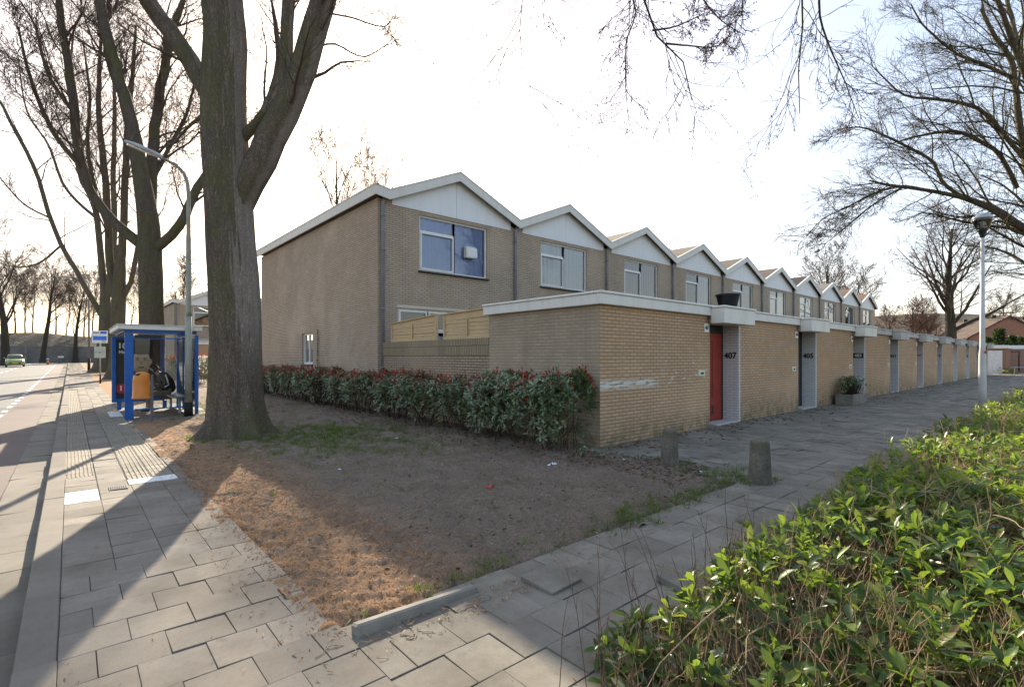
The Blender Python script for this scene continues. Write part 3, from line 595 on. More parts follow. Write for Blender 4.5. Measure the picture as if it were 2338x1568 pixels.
def leaf_mesh(name, V, mat):
    n = len(V); loops = []; starts = []; o = 0; tl = np.concatenate([np.array(f) for f in LEAF_F]); ln = np.array([len(f) for f in LEAF_F]); st = np.concatenate([[0], np.cumsum(ln)[:-1]])
    loops = (tl[None] + (np.arange(n)*8)[:,None]).ravel(); starts = (st[None] + (np.arange(n)*len(tl))[:,None]).ravel()
    return mesh_np(name, V.reshape(-1, 3), loops, starts, mat, True)
def rosettes(r, C, A, k, L, wr, spread=(.5,1.2), jit=.3):
    """k leaves round every shoot tip C with axis A"""
    n = len(C); A = unit(A); a = unit(np.cross(A, r.normal(0,1,(n,3)))); b = np.cross(A, a)
    P, D, N, Ls = [], [], [], []
    ph = r.random(n)*6.28
    for j in range(k):
        an = ph + j*2.4 + r.normal(0, jit, n); sp = r.uniform(spread[0], spread[1], n); side = a*np.cos(an)[:,None] + b*np.sin(an)[:,None]
        D.append(A*np.cos(sp)[:,None] + side*np.sin(sp)[:,None]); N.append(A*np.sin(sp)[:,None] - side*np.cos(sp)[:,None]); P.append(C - A*(r.random(n)*.05*(L/.08))[:,None]); Ls.append(L*r.uniform(.55, 1.15, n))
    P, D, N, Ls = map(np.concatenate, (P, D, N, Ls)); return P, D, N, Ls, Ls*wr*r.uniform(.8, 1.2, len(Ls))
def tubes(groups):
    """groups: list of (pts (M,N,3), rad (M,N), sides)"""
    Vs, Qs, o = [], [], 0
    for P, Rr, n in groups:
        if len(P) == 0: continue
        M_, N_, _ = P.shape
        T = np.empty_like(P); T[:,1:-1] = P[:,2:]-P[:,:-2]; T[:,0] = P[:,1]-P[:,0]; T[:,-1] = P[:,-1]-P[:,-2]; T = unit(T)
        mt = unit(T.mean(1)); ref = np.where(np.abs(mt[:,2:3]) < .8, np.array([[0,0,1.]]), np.array([[1.,0,0]]))
        a = unit(np.cross(T, ref[:,None,:])); b = np.cross(T, a); an = np.arange(n)*2*np.pi/n
        V = P[:,:,None,:] + Rr[:,:,None,None]*(a[:,:,None,:]*np.cos(an)[None,None,:,None] + b[:,:,None,:]*np.sin(an)[None,None,:,None])
        i = np.arange(M_)[:,None,None]*N_*n + np.arange(N_-1)[None,:,None]*n + np.arange(n)[None,None,:]; i2 = np.arange(M_)[:,None,None]*N_*n + np.arange(N_-1)[None,:,None]*n + ((np.arange(n)+1) % n)[None,None,:]
        Qs.append(np.stack([i, i2, i2+n, i+n], -1).reshape(-1, 4)+o); Vs.append(V.reshape(-1, 3)); o += M_*N_*n
    return np.concatenate(Vs), np.concatenate(Qs)
def grow(r, P, D, L, R0, n, wig, trop=(0,0,0), tip=.35):
    P = P.copy(); D = unit(D); pts = [P]; step = (L/n)[:,None]; tr = np.array(trop)[None]
    for k in range(n):
        D = unit(D + r.normal(0, wig, D.shape) + tr); P = P + D*step; pts.append(P)
    pts = np.stack(pts, 1); t = np.linspace(0, 1, n+1)[None]; return pts, R0[:,None]*(1-(1-tip)*t)
def spawn(r, pts, rad, k, u0=.15, u1=1., ang=(.5,1.0), lf=(.35,.6), rf=.5, rmin=.004, taperlen=True, up=0.0):
    M_, N_, _ = pts.shape; L = np.linalg.norm(np.diff(pts, axis=1), axis=-1).sum(1)
    u = (np.arange(k)[None] + r.random((M_, k)))/k*(u1-u0)+u0; x = u*(N_-1); i = np.minimum(x.astype(int), N_-2); f = (x-i)[...,None]; m = np.arange(M_)[:,None]
    P = pts[m,i]*(1-f) + pts[m,i+1]*f; T = unit(pts[m,i+1]-pts[m,i]); rr = rad[m,i]*(1-f[...,0]) + rad[m,i+1]*f[...,0]
    side = unit(np.cross(T, r.normal(0,1,T.shape)) + np.array([0,0,up])); a = r.uniform(ang[0], ang[1], (M_,k))[...,None]; D = T*np.cos(a)+side*np.sin(a)
    Ln = L[:,None]*r.uniform(lf[0], lf[1], (M_,k)); Ln = Ln*(1.15-.6*u) if taperlen else Ln
    return P.reshape(-1,3), D.reshape(-1,3), Ln.ravel(), np.maximum(rr*rf*r.uniform(.7,1.1,(M_,k)), rmin).ravel()
def resample(pts, n):
    pts = np.array([tuple(p) for p in pts], float); d = np.concatenate([[0], np.cumsum(np.linalg.norm(np.diff(pts, axis=0), axis=1))]); t = np.linspace(0, d[-1], n)
    # Catmull-Rom through the points
    out = []
    for x in t:
        i = min(np.searchsorted(d, x, 'right')-1, len(pts)-2); i = max(i, 0); f = (x-d[i])/(d[i+1]-d[i]); p0, p1, p2, p3 = pts[max(i-1,0)], pts[i], pts[i+1], pts[min(i+2,len(pts)-1)]
        out.append(.5*((2*p1)+(-p0+p2)*f+(2*p0-5*p1+4*p2-p3)*f*f+(-p0+3*p1-3*p2+p3)*f**3))
    return np.array(out), t/d[-1]
def crown_levels(r, pts, rad, spec):
    out = []
    for s in spec:
        P, D, L, Rr = spawn(r, pts, rad, s['k'], s.get('u0',.2), 1., s.get('ang',(.45,.95)), s['lf'], s.get('rf',.5), s.get('rmin',.004), up=s.get('up',0))
        if 'lmax' in s: L = np.minimum(L, s['lmax'])
        pts, rad = grow(r, P, D, L, Rr, s.get('n',5), s.get('wig',.14), s.get('trop',(0,0,.05)), s.get('tip',.4)); out.append((pts, rad, s.get('sides',3)))
    return out
def tree_thing(name, label, cat, base, trunk_groups, crown_groups, bark, twig, group=None, buds=None, trunk_extra=None):
    t = thing(name, label, cat, base, 0, group); b = np.array(base)
    V, Q = tubes(trunk_groups)
    if trunk_extra: Q = np.concatenate([Q, trunk_extra[1]+len(V)]); V = np.concatenate([V, trunk_extra[0]])
    link('trunk', quads_np('trunk', V-b, Q, bark), t)
    V, Q = tubes(crown_groups); link('crown', quads_np('crown', V-b, Q, twig), t)
    if buds is not None: link('buds', leaf_mesh('buds', buds-b[None,None], M['bud']), t)
    return t
def limb(pts, radii, n=18, k=1.0):
    p, t = resample(pts, n); rr = np.interp(t, np.linspace(0, 1, len(radii)), radii)*k; return p, rr
def flared_trunk(base, axis_pts, radii, roots, n=40, rings=44, seed=1, flare=.5, rough=.03):
    """trunk with root flare; axis_pts are absolute"""
    r = np.random.default_rng(seed); p, t = resample(axis_pts, rings); rr = np.interp(t, np.linspace(0,1,len(radii)), radii); an = np.arange(n)*2*np.pi/n; V = []
    ph = r.random(6)*6.28
    for i in range(rings):
        h = p[i,2]-base[2]; k = math.exp(-max(h,0)/.28); prof = np.ones(n)*(1+flare*.45*k)
        for a0, amp, wd in roots: prof += amp*k*np.exp(-((np.angle(np.exp(1j*(an-a0))))/wd)**2)
        z = p[i,2]; prof += rough*.32*(np.sin(23*an+ph[4]+1.3*np.sin(z*1.7+an*2))+np.sin(37*an+ph[5]+1.7*np.sin(z*1.1-an*3))+.7*np.sin(13*an+z*1.9)) + rough*(np.sin(3*an+ph[0]+z*.7)+.7*np.sin(5*an+ph[1]-z*1.1)+.5*np.sin(9*an+ph[2]+z*2.3)+.35*np.sin(17*an+ph[3]+3*np.sin(z*2)))
        V.append(np.stack([p[i,0]+rr[i]*prof*np.cos(an), p[i,1]+rr[i]*prof*np.sin(an), np.full(n, z)+.02*np.sin(an*4)*k], 1))
    V = np.concatenate(V); i = np.arange(rings-1)[:,None]*n+np.arange(n)[None]; j = np.arange(rings-1)[:,None]*n+((np.arange(n)+1) % n)[None]
    return V, np.stack([i, j, j+n, i+n], -1).reshape(-1, 4)
def limbs_tree(name, label, base, trunk, limbs, spec, seed, bark, twig, group=None, extra=None, cat='tree', buds=False, thin=1.0):
    """limbs: list of (pts, radii); the finer branches are grown on them"""
    r = np.random.default_rng(seed); g = []; arrs = []
    for pts, radii in limbs:
        p, rr = limb(pts, radii, k=thin); p[1:-1] += r.normal(0, rr.mean()*.10, p[1:-1].shape); g.append((p[None], rr[None], 14)); arrs.append((p, rr))
    P = np.stack([a[0] for a in arrs]); Rr = np.stack([a[1] for a in arrs])
    cg = crown_levels(r, P, Rr, spec)
    bu = None
    if buds: bu = make_buds(r, cg[-1][0], buds)
    return tree_thing(name, label, cat, base, ([trunk] if trunk else []) + g, cg, bark, twig, group, bu, extra)
def make_buds(r, pts, k):
    P, D, L, Rr = spawn(r, pts, np.ones(pts.shape[:2]), k, .1, 1.); n = len(P); return leaves(P, D, r.normal(0,1,(n,3)), r.uniform(.018,.038,n), r.uniform(.008,.016,n), r)
MG = 'big bare trees along the pavement'
# --- the big trunk in front
Y1 = 9.85; B1 = px(540, 995, Y1); B1.z = 0
q = lambda u, v, dy=0: px(u, v, Y1+dy)
tr_axis = [Vector((B1.x, B1.y, -.1)), q(538,930), q(538,850), q(536,700), q(527,560), q(520,430), q(514,300), q(513,200), q(516,80), q(508,-20), q(500,-300), q(490,-700)]
ext = flared_trunk((B1.x,B1.y,0), tr_axis, [.52,.465,.445,.43,.415,.40,.385,.36,.31,.36,.26,.16,.08], [(R(205),.85,.22),(R(-70),.22,.3),(R(-15),.42,.25),(R(40),.3,.3),(R(110),.3,.4),(R(245),.22,.22),(R(285),.2,.2)], 120, 90, 3, flare=.28, rough=.030)
limbs1 = [([q(532,530), q(552,455), q(582,395), q(622,320), q(655,240), q(690,165), q(722,70), q(748,-20), q(790,-200), q(840,-420)], [.24,.27,.28,.26,.24,.225,.20,.18,.13,.06]),
          ([q(640,262), q(648,200), q(652,130), q(656,60), q(660,-30), q(668,-200), q(650,-400)], [.12,.12,.115,.12,.11,.08,.03]),
          ([q(512,330), q(496,260), q(476,215), q(450,170), q(405,95), q(352,30), q(330,-30,-.3), q(310,-200,-.6), q(290,-400,-.8)], [.14,.17,.175,.165,.16,.15,.13,.09,.04]),
          ([q(552,318), q(588,280), q(612,240), q(628,190,.4), q(636,120,.8), q(620,0,1.2)], [.10,.085,.075,.06,.05,.02]),
          ([q(470,260,.3), q(430,290,1.2), q(390,330,2.2), q(370,300,3)], [.04,.032,.022,.008]),
          ([q(700,120,.2), q(760,100,.6), q(830,130,1.2), q(900,100,1.8), q(960,140,2.2)], [.022,.018,.014,.009,.003]),
          ([q(745,30,.2), q(800,40,.6), q(880,60,1.), q(905,10,1.4)], [.02,.016,.011,.004])]
SP_NEAR = [dict(k=11, lf=(.2,.42), rf=.17, rmin=.007, tip=.18, sides=5, n=9, wig=.11, trop=(0,0,.02), lmax=4.5), dict(k=7, lf=(.4,.75), rf=.45, rmin=.0045, n=7, wig=.13, sides=3, tip=.3), dict(k=5, lf=(.4,.8), rf=.55, rmin=.0033, n=5, wig=.16, sides=3, trop=(0,0,.02)), dict(k=2, lf=(.3,.6), rf=.6, rmin=.0026, n=3, wig=.2)]
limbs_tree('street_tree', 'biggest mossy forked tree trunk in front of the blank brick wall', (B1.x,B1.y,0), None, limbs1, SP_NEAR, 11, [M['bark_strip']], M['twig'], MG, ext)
# --- the tree behind the shelter
Y2 = 19.0; B2 = px(345, 905, Y2); B2.z = zg(B2.y)-.02; q = lambda u, v, dy=0: px(u, v, Y2+dy)
ext = flared_trunk(tuple(B2), [Vector((B2.x,B2.y,-.1)), q(345,850), q(345,760), q(344,660), q(342,580), q(338,500), q(322,400), q(306,310)], [.52,.43,.40,.385,.375,.33,.27,.24], [(R(200),.4,.4),(R(300),.4,.4),(R(60),.3,.4)], 32, 34, 5)
limbs2 = [([q(310,330), q(292,250), q(268,170), q(244,80), q(226,-10), q(215,-160)], [.29,.26,.24,.22,.18,.10]),
          ([q(325,560), q(290,532), q(258,505), q(225,468), q(195,420), q(182,360), q(172,270), q(160,170), q(140,60), q(128,-60)], [.24,.22,.20,.19,.19,.18,.17,.16,.14,.08]),
          ([q(340,520,.4), q(345,430,.8), q(348,350,1), q(358,260,1.2), q(372,170,1.4), q(392,80,1.6), q(425,-20,1.8)], [.26,.25,.23,.22,.20,.16,.10]),
          ([q(352,570), q(385,545), q(418,500), q(440,450), q(470,400,.5), q(520,330,1.2), q(560,250,2)], [.22,.20,.19,.18,.16,.12,.06]),
          ([q(290,240), q(250,150,.8), q(240,60,1.4), q(260,-40,2)], [.14,.12,.10,.05]),
          ([q(345,420,.8), q(390,330,1.5), q(430,250,2.5), q(450,150,3.2)], [.10,.09,.07,.03]),
          ([q(185,380), q(120,300,-.5), q(70,180,-1), q(40,60,-1.5)], [.11,.09,.07,.03]),
          ([q(170,260), q(110,170,1), q(80,60,2), q(30,-20,2.5)], [.09,.08,.06,.03])]
SP_MID = [dict(k=14, lf=(.22,.48), rf=.30, rmin=.013, tip=.2, sides=4, n=8, wig=.11, trop=(0,0,.05), lmax=6.0), dict(k=10, lf=(.32,.66), rf=.5, rmin=.010, n=6, wig=.14, trop=(0,0,.04)), dict(k=6, lf=(.4,.8), rf=.55, rmin=.0075, n=5, wig=.16, trop=(0,0,.02)), dict(k=3, lf=(.35,.7), rf=.6, rmin=.0055, n=3, wig=.2)]
limbs_tree('street_tree', 'four-armed mossy tree straight behind the bus shelter', tuple(B2), None, limbs2, SP_MID, 12, [M['bark']], M['twig'], MG, ext, thin=.82)
# --- the trees further along the pavement
Y3 = 33.0; B3 = px(268, 868, Y3); B3.z = zg(B3.y)-.03; q = lambda u, v, dy=0: px(u, v, Y3+dy)
ext = flared_trunk(tuple(B3), [Vector((B3.x,B3.y,-.1)), q(269,840), q(270,780), q(270,700), q(272,640), q(276,560)], [.58,.46,.41,.39,.34,.22], [(R(200),.5,.4),(R(300),.4,.4)], 24, 20, 6)
limbs3 = [([q(276,600), q(282,500), q(286,400), q(290,300), q(300,200), q(310,60)], [.32,.28,.26,.22,.16,.08]), ([q(264,680), q(250,600), q(246,500), q(240,400), q(228,300), q(226,180), q(232,40)], [.32,.30,.28,.25,.2,.15,.07]),
          ([q(275,690), q(300,640), q(315,560), q(330,480), q(335,380), q(350,260)], [.2,.19,.17,.15,.12,.05]), ([q(246,520), q(215,430), q(200,330), q(205,220), q(190,100)], [.17,.16,.14,.11,.05])]
limbs_tree('street_tree', 'multi-stemmed dark tree standing behind the bus stop sign', tuple(B3), None, limbs3, SP_MID, 13, [M['bark']], M['twig'], MG, ext, thin=.75)
Y4 = 44.0; B4 = px(232, 853, Y4); B4.z = zg(B4.y)-.03; q = lambda u, v, dy=0: px(u, v, Y4+dy)
ext = flared_trunk(tuple(B4), [Vector((B4.x,B4.y,-.1)), q(234,830), q(238,780), q(240,720), q(240,660)], [.66,.52,.45,.42,.32], [(R(200),.6,.4),(R(150),.4,.4)], 24, 20, 7)
limbs4 = [([q(232,720), q(205,672), q(170,610), q(140,560), q(118,505), q(100,450), q(82,390), q(60,345), q(30,290), q(-5,225), q(-60,150)], [.32,.30,.27,.25,.24,.23,.22,.2,.17,.14,.08]),
          ([q(240,700), q(232,600), q(222,500), q(200,400), q(170,300), q(160,180), q(170,60)], [.4,.36,.32,.28,.22,.15,.08]), ([q(242,690), q(255,600), q(262,500), q(258,400), q(262,250), q(255,100)], [.4,.35,.3,.25,.2,.1]),
          ([q(140,560), q(90,600,2), q(40,610,3), q(0,600,4)], [.13,.12,.09,.05]), ([q(222,500), q(150,430,2), q(110,330,3), q(60,250,4), q(40,120,5)], [.2,.17,.14,.1,.05]), ([q(118,500), q(60,470,-1), q(20,430,-2), q(-20,380,-2)], [.12,.1,.07,.04])]
limbs_tree('street_tree', 'tree behind the bus stop sign with one long limb arching out over the road', tuple(B4), None, limbs4, [dict(SP_MID[0], k=12), SP_MID[1], SP_MID[2]], 14, [M['bark']], M['twig'], MG, ext, thin=.7)
# --- generic bare trees
def bare_tree(name, label, loc, h, seed, rtr, fork=.22, nl=9, spread=(.35,.85), spec=None, twig='twig', group=None, bark='bark_far', lean=(0,0), up=.05, u0=.25):
    r = np.random.default_rng(seed); b = np.array([loc]); tp, trd = grow(r, b, np.array([[lean[0],lean[1],1.]]), np.array([h*.85]), np.array([rtr]), 14, .045, (0,0,.1), .10)
    P, D, L, Rr = spawn(r, tp, trd, int(nl*1.6), fork, .97, spread, (.42,.62), .45, .02)
    lp, lr = grow(r, P, D, L, Rr, 9, .10, (0,0,up), .22)
    cg = crown_levels(r, lp, lr, spec)
    trd[:,0] *= 1.25
    return tree_thing(name, label, 'tree', loc, [(tp, trd, 12), (lp, lr, 7)], cg, M[bark], M[twig], group)
SP_FAR = [dict(k=6, lf=(.35,.6), rf=.45, rmin=.022, sides=3, n=6, wig=.10, trop=(0,0,.06)), dict(k=6, lf=(.35,.65), rf=.5, rmin=.016, n=4, wig=.13, trop=(0,0,.04)), dict(k=4, lf=(.4,.7), rf=.6, rmin=.009, n=3, wig=.15)]
SP_FAR2 = [dict(k=8, lf=(.35,.6), rf=.45, rmin=.024, sides=3, n=5, wig=.10, trop=(0,0,.06)), dict(k=6, lf=(.35,.65), rf=.5, rmin=.016, n=3, wig=.13, trop=(0,0,.04)), dict(k=5, lf=(.4,.7), rf=.6, rmin=.012, n=2, wig=.15)]
def at(u, Y, z=None):
    p = px(u, V0, Y); p.z = zg(p.y)-.1 if z is None else z; return tuple(p)
G2 = 'bare trees beyond the far end of the road'
bare_tree('bare_tree', 'dark trunked bare tree directly behind the green car', at(14, 66), 19, 31, .5, .3, 10, (.3,.7), SP_FAR2, group=G2)
bare_tree('bare_tree', 'slender bare tree with forked stem between car and traffic island', at(98, 80), 18, 32, .4, .35, 8, (.3,.7), SP_FAR2, group=G2)
bare_tree('bare_tree', 'small bare tree to the right of the traffic island', at(172, 84), 15, 33, .33, .3, 9, (.3,.8), SP_FAR2, group=G2)
for k, (u, Y, h, rt) in enumerate([(-30,90,17,.5),(35,112,15,.3),(58,120,16,.28),(75,110,14,.25),(128,118,16,.3),(150,112,13,.22),(192,120,16,.3),(210,112,14,.28),(330,110,14,.3),(5,118,15,.3),(112,122,14,.25),(300,125,16,.3)]):
    p = at(u, Y); x = p[0]; y = p[1]; z = float(hillf(np.array(x), np.array(y)))+zg(y)-.4
    bare_tree('bare_tree', 'thin bare tree in the wooded strip on the bank behind the road', (x, y, z), h+2, 50+k, rt*.6, .2, 9, (.25,.75), SP_FAR2, 'twig_red' if k % 2 else 'twig', 'thin trees in the strip on the bank')
G3 = 'bare trees showing above the terrace roofs'
bare_tree('bare_tree', 'bare tree rising over the end house roof next to the sun', at(742, 44), 22, 61, .30, .5, 10, (.2,.5), SP_FAR, group=G3)
bare_tree('bare_tree', 'bare tree over the end house roof, nearer the gable peak', at(842, 47), 20, 62, .26, .5, 9, (.2,.5), SP_FAR, group=G3)
bare_tree('bare_tree', 'bare tree standing beside the next terrace, seen left of the big trunk', at(412, 62), 14, 63, .3, .25, 10, (.2,.55), SP_FAR2, group=G3)
bare_tree('bare_tree', 'small rounded tree top above the roof of the third house', at(1565, 48), 11.4, 64, .25, .4, 9, (.3,.7), SP_FAR, group=G3)
bare_tree('bare_tree', 'tree top just peeking over the fifth house roof', at(1712, 62), 12.2, 65, .25, .4, 9, (.3,.8), SP_FAR2, group=G3)
bare_tree('bare_tree', 'wide tree crown spreading above the brown roofed sixth and seventh houses', at(1885, 62), 15.5, 66, .35, .35, 12, (.35,.9), SP_FAR2, group=G3)
bare_tree('bare_tree', 'bare tree crown above the last houses of the row', at(1960, 74), 15, 67, .35, .35, 10, (.3,.9), SP_FAR2, group=G3)
G4 = 'bare trees beyond the far end of the sheds'
SPR = [dict(k=8, lf=(.35,.55), rf=.45, rmin=.024, sides=4, n=6, wig=.08, trop=(0,0,.03)), dict(k=6, lf=(.35,.6), rf=.5, rmin=.016, n=4, wig=.11, trop=(0,0,.02)), dict(k=5, lf=(.4,.7), rf=.6, rmin=.011, n=3, wig=.14)]
p = px(2172, V0, 52); bare_tree('park_tree', 'round-crowned bare tree rising behind the far end of the sheds', (p.x, p.y, -.1), 17.5, 71, .62, .26, 15, (.35,.95), SPR, group=G4, up=.03)
p = px(2085, V0, 70); bare_tree('park_tree', 'brownish low bare tree left of the round-crowned one', (p.x, p.y, -.1), 10, 72, .25, .2, 12, (.3,.9), SP_FAR2, 'twig_red', G4)
p = px(2120, V0, 78); bare_tree('park_tree', 'bushy bare tree half hidden behind the round-crowned tree trunk', (p.x, p.y, -.1), 9.5, 73, .25, .2, 12, (.3,.9), SP_FAR2, 'twig_red', G4)
p = px(2035, V0, 80); bare_tree('park_tree', 'faint thin bare tree just beyond the last terrace house', (p.x, p.y, -.1), 9.5, 74, .2, .25, 9, (.3,.8), SP_FAR2, 'twig_red', G4)
p = px(2300, V0, 88); bare_tree('park_tree', 'bare tree behind the brown roofed houses', (p.x, p.y, -.1), 13, 76, .3, .25, 12, (.3,.9), SP_FAR2, 'twig', G4)
# --- the tree leaning in from the right, trunk beside the hedge
YR = 15.0; BR = px(2440, 975, YR); q = lambda u, v, dy=0: px(u, v, YR+dy); BR = Vector((BR.x, BR.y, 0))
ext = flared_trunk((BR.x,BR.y,0), [Vector((BR.x,BR.y,-.1)), q(2440,900), q(2435,800), q(2430,700), q(2425,600)], [.34,.30,.27,.25,.22], [(R(200),.4,.4)], 24, 16, 9)
limbsR = [([q(2430,640), q(2380,560), q(2338,525), q(2280,485), q(2220,458), q(2150,440), q(2080,430), q(2020,422), q(1985,412)], [.16,.13,.115,.10,.085,.06,.05,.035,.02]),
          ([q(2425,620), q(2370,460), q(2335,330), q(2322,230), q(2310,140), q(2270,80), q(2240,20)], [.15,.12,.10,.085,.07,.06,.04]),
          ([q(2322,430), q(2280,350), q(2230,320), q(2180,300), q(2100,310), q(2030,330)], [.06,.055,.05,.045,.03,.015]),
          ([q(2200,450), q(2155,420), q(2130,370), q(2080,340), q(2020,310), q(1960,290), q(1900,300)], [.05,.045,.04,.035,.03,.02,.01]),
          ([q(2120,436), q(2060,425), q(2000,440), q(1940,470), q(1880,500), q(1840,540)], [.04,.035,.03,.022,.015,.008]),
          ([q(2060,428), q(1990,470), q(1930,520), q(1880,560)], [.03,.022,.015,.008]), ([q(2335,360), q(2250,260), q(2190,235), q(2120,225), q(2060,215), q(1990,150)], [.06,.055,.05,.04,.025,.012]),
          ([q(2315,180), q(2250,150), q(2180,120), q(2110,60), q(2080,10)], [.05,.045,.035,.025,.015]), ([q(2425,600,1), q(2400,560,1.5), q(2370,500,2), q(2300,430,2.5), q(2240,400,3)], [.08,.07,.05,.03,.02]),
          ([q(2430,690,.5), q(2400,640,1), q(2338,600,1.5), q(2280,570,2.2), q(2200,560,3)], [.07,.06,.05,.03,.015]), ([q(2425,600,-.5), q(2380,300,-1), q(2300,60,-1.5), q(2230,-100,-2)], [.1,.09,.07,.03]),
          ([q(2400,250,.5), q(2330,120,1), q(2290,-20,1.6), q(2200,-120,2)], [.08,.06,.05,.02])]
limbsR = [(p_, [x*1.3 for x in r_]) for p_, r_ in limbsR]
SP_R = [dict(k=18, lf=(.25,.48), rf=.42, rmin=.009, sides=4, n=8, wig=.10, trop=(-.05,.03,.01), lmax=3.4, u0=.1), dict(k=9, lf=(.35,.7), rf=.45, rmin=.006, n=6, wig=.12, trop=(-.05,.03,.01)), dict(k=6, lf=(.4,.85), rf=.55, rmin=.0042, n=4, wig=.15, trop=(-.03,.02,0))]
limbs_tree('street_tree', 'bare tree reaching in from the right edge behind the white-poled lamp', (BR.x,BR.y,0), None, limbsR, SP_R, 21, [M['bark']], M['twig_moss'], 'bare trees beside the laurel hedge', ext, buds=1, thin=.8)
# --- the overhanging tree, its trunk out of view beside the hedge
BO = Vector((-3.2, -8.2, 0)); q = px
ext = flared_trunk((BO.x,BO.y,0), [Vector((BO.x,BO.y,-.1)), Vector((BO.x,BO.y,2)), Vector((BO.x+.1,BO.y+.2,4.2)), Vector((BO.x+.2,BO.y+.5,6.0))], [.34,.29,.26,.20], [(0,.4,.4)], 24, 16, 10)
top = Vector((BO.x+.2, BO.y+.5, 5.8)); L1 = top+Vector((1.0,1.5,1.8))
limbsO = [([top, L1, q(1560,-260,5.2), q(1480,-60,6.2), q(1468,0,6.4), q(1490,70,6.6), q(1530,110,6.8), q(1570,160,7.0), q(1580,230,7.2)], [.14,.11,.07,.045,.03,.026,.018,.012,.006]),
          ([q(1560,-260,5.2), q(1440,-80,6.4), q(1445,0,6.6), q(1452,40,6.8), q(1430,90,6.9), q(1428,180,7.0), q(1432,250,7.1)], [.03,.022,.014,.011,.009,.006,.003]),
          ([top, L1, q(1300,-250,6), q(1210,-60,6.6), q(1178,0,6.8), q(1186,60,7.0), q(1184,120,7.1), q(1200,190,7.2), q(1255,260,7.4)], [.10,.08,.05,.03,.014,.012,.009,.006,.003]),
          ([top, L1+Vector((1.2,.3,.4)), q(1860,-200,5.6), q(1830,-40,6.2), q(1828,30,6.4), q(1832,80,6.5), q(1822,180,6.6), q(1826,260,6.7)], [.10,.08,.06,.035,.02,.016,.011,.005]),
          ([q(1860,-200,5.6), q(1870,-30,6.5), q(1872,40,6.7), q(1895,110,7), q(1930,190,7.2), q(1960,270,7.4)], [.04,.02,.015,.012,.008,.004]),
          ([q(1860,-200,5.6), q(1760,-100,6.6), q(1700,-20,7.2), q(1690,40,7.5), q(1640,70,7.8)], [.03,.02,.014,.01,.005]),
          ([q(1560,-260,5.2), q(1580,-90,6.4), q(1600,-10,7), q(1650,50,7.4), q(1700,80,7.7)], [.03,.02,.014,.01,.005]),
          ([q(1490,70,6.6), q(1545,60,6.7), q(1610,30,6.9)], [.014,.009,.005]), ([q(1520,100,6.7), q(1575,105,6.8), q(1625,108,7), q(1660,95,7.1)], [.014,.01,.008,.004])]
SP_O = [dict(k=14, lf=(.12,.32), rf=.45, rmin=.006, sides=4, n=7, wig=.13, trop=(0,0,-.06), lmax=1.5, u0=.4), dict(k=5, lf=(.35,.75), rf=.55, rmin=.0046, n=5, wig=.16, trop=(0,0,-.04)), dict(k=3, lf=(.4,.8), rf=.6, rmin=.0036, n=3, wig=.2)]
limbs_tree('street_tree', 'budding twigs hanging down into the top of the white sky', (BO.x,BO.y,0), None, limbsO, SP_O, 22, [M['bark']], M['twig'], 'bare trees beside the laurel hedge', ext, buds=2)
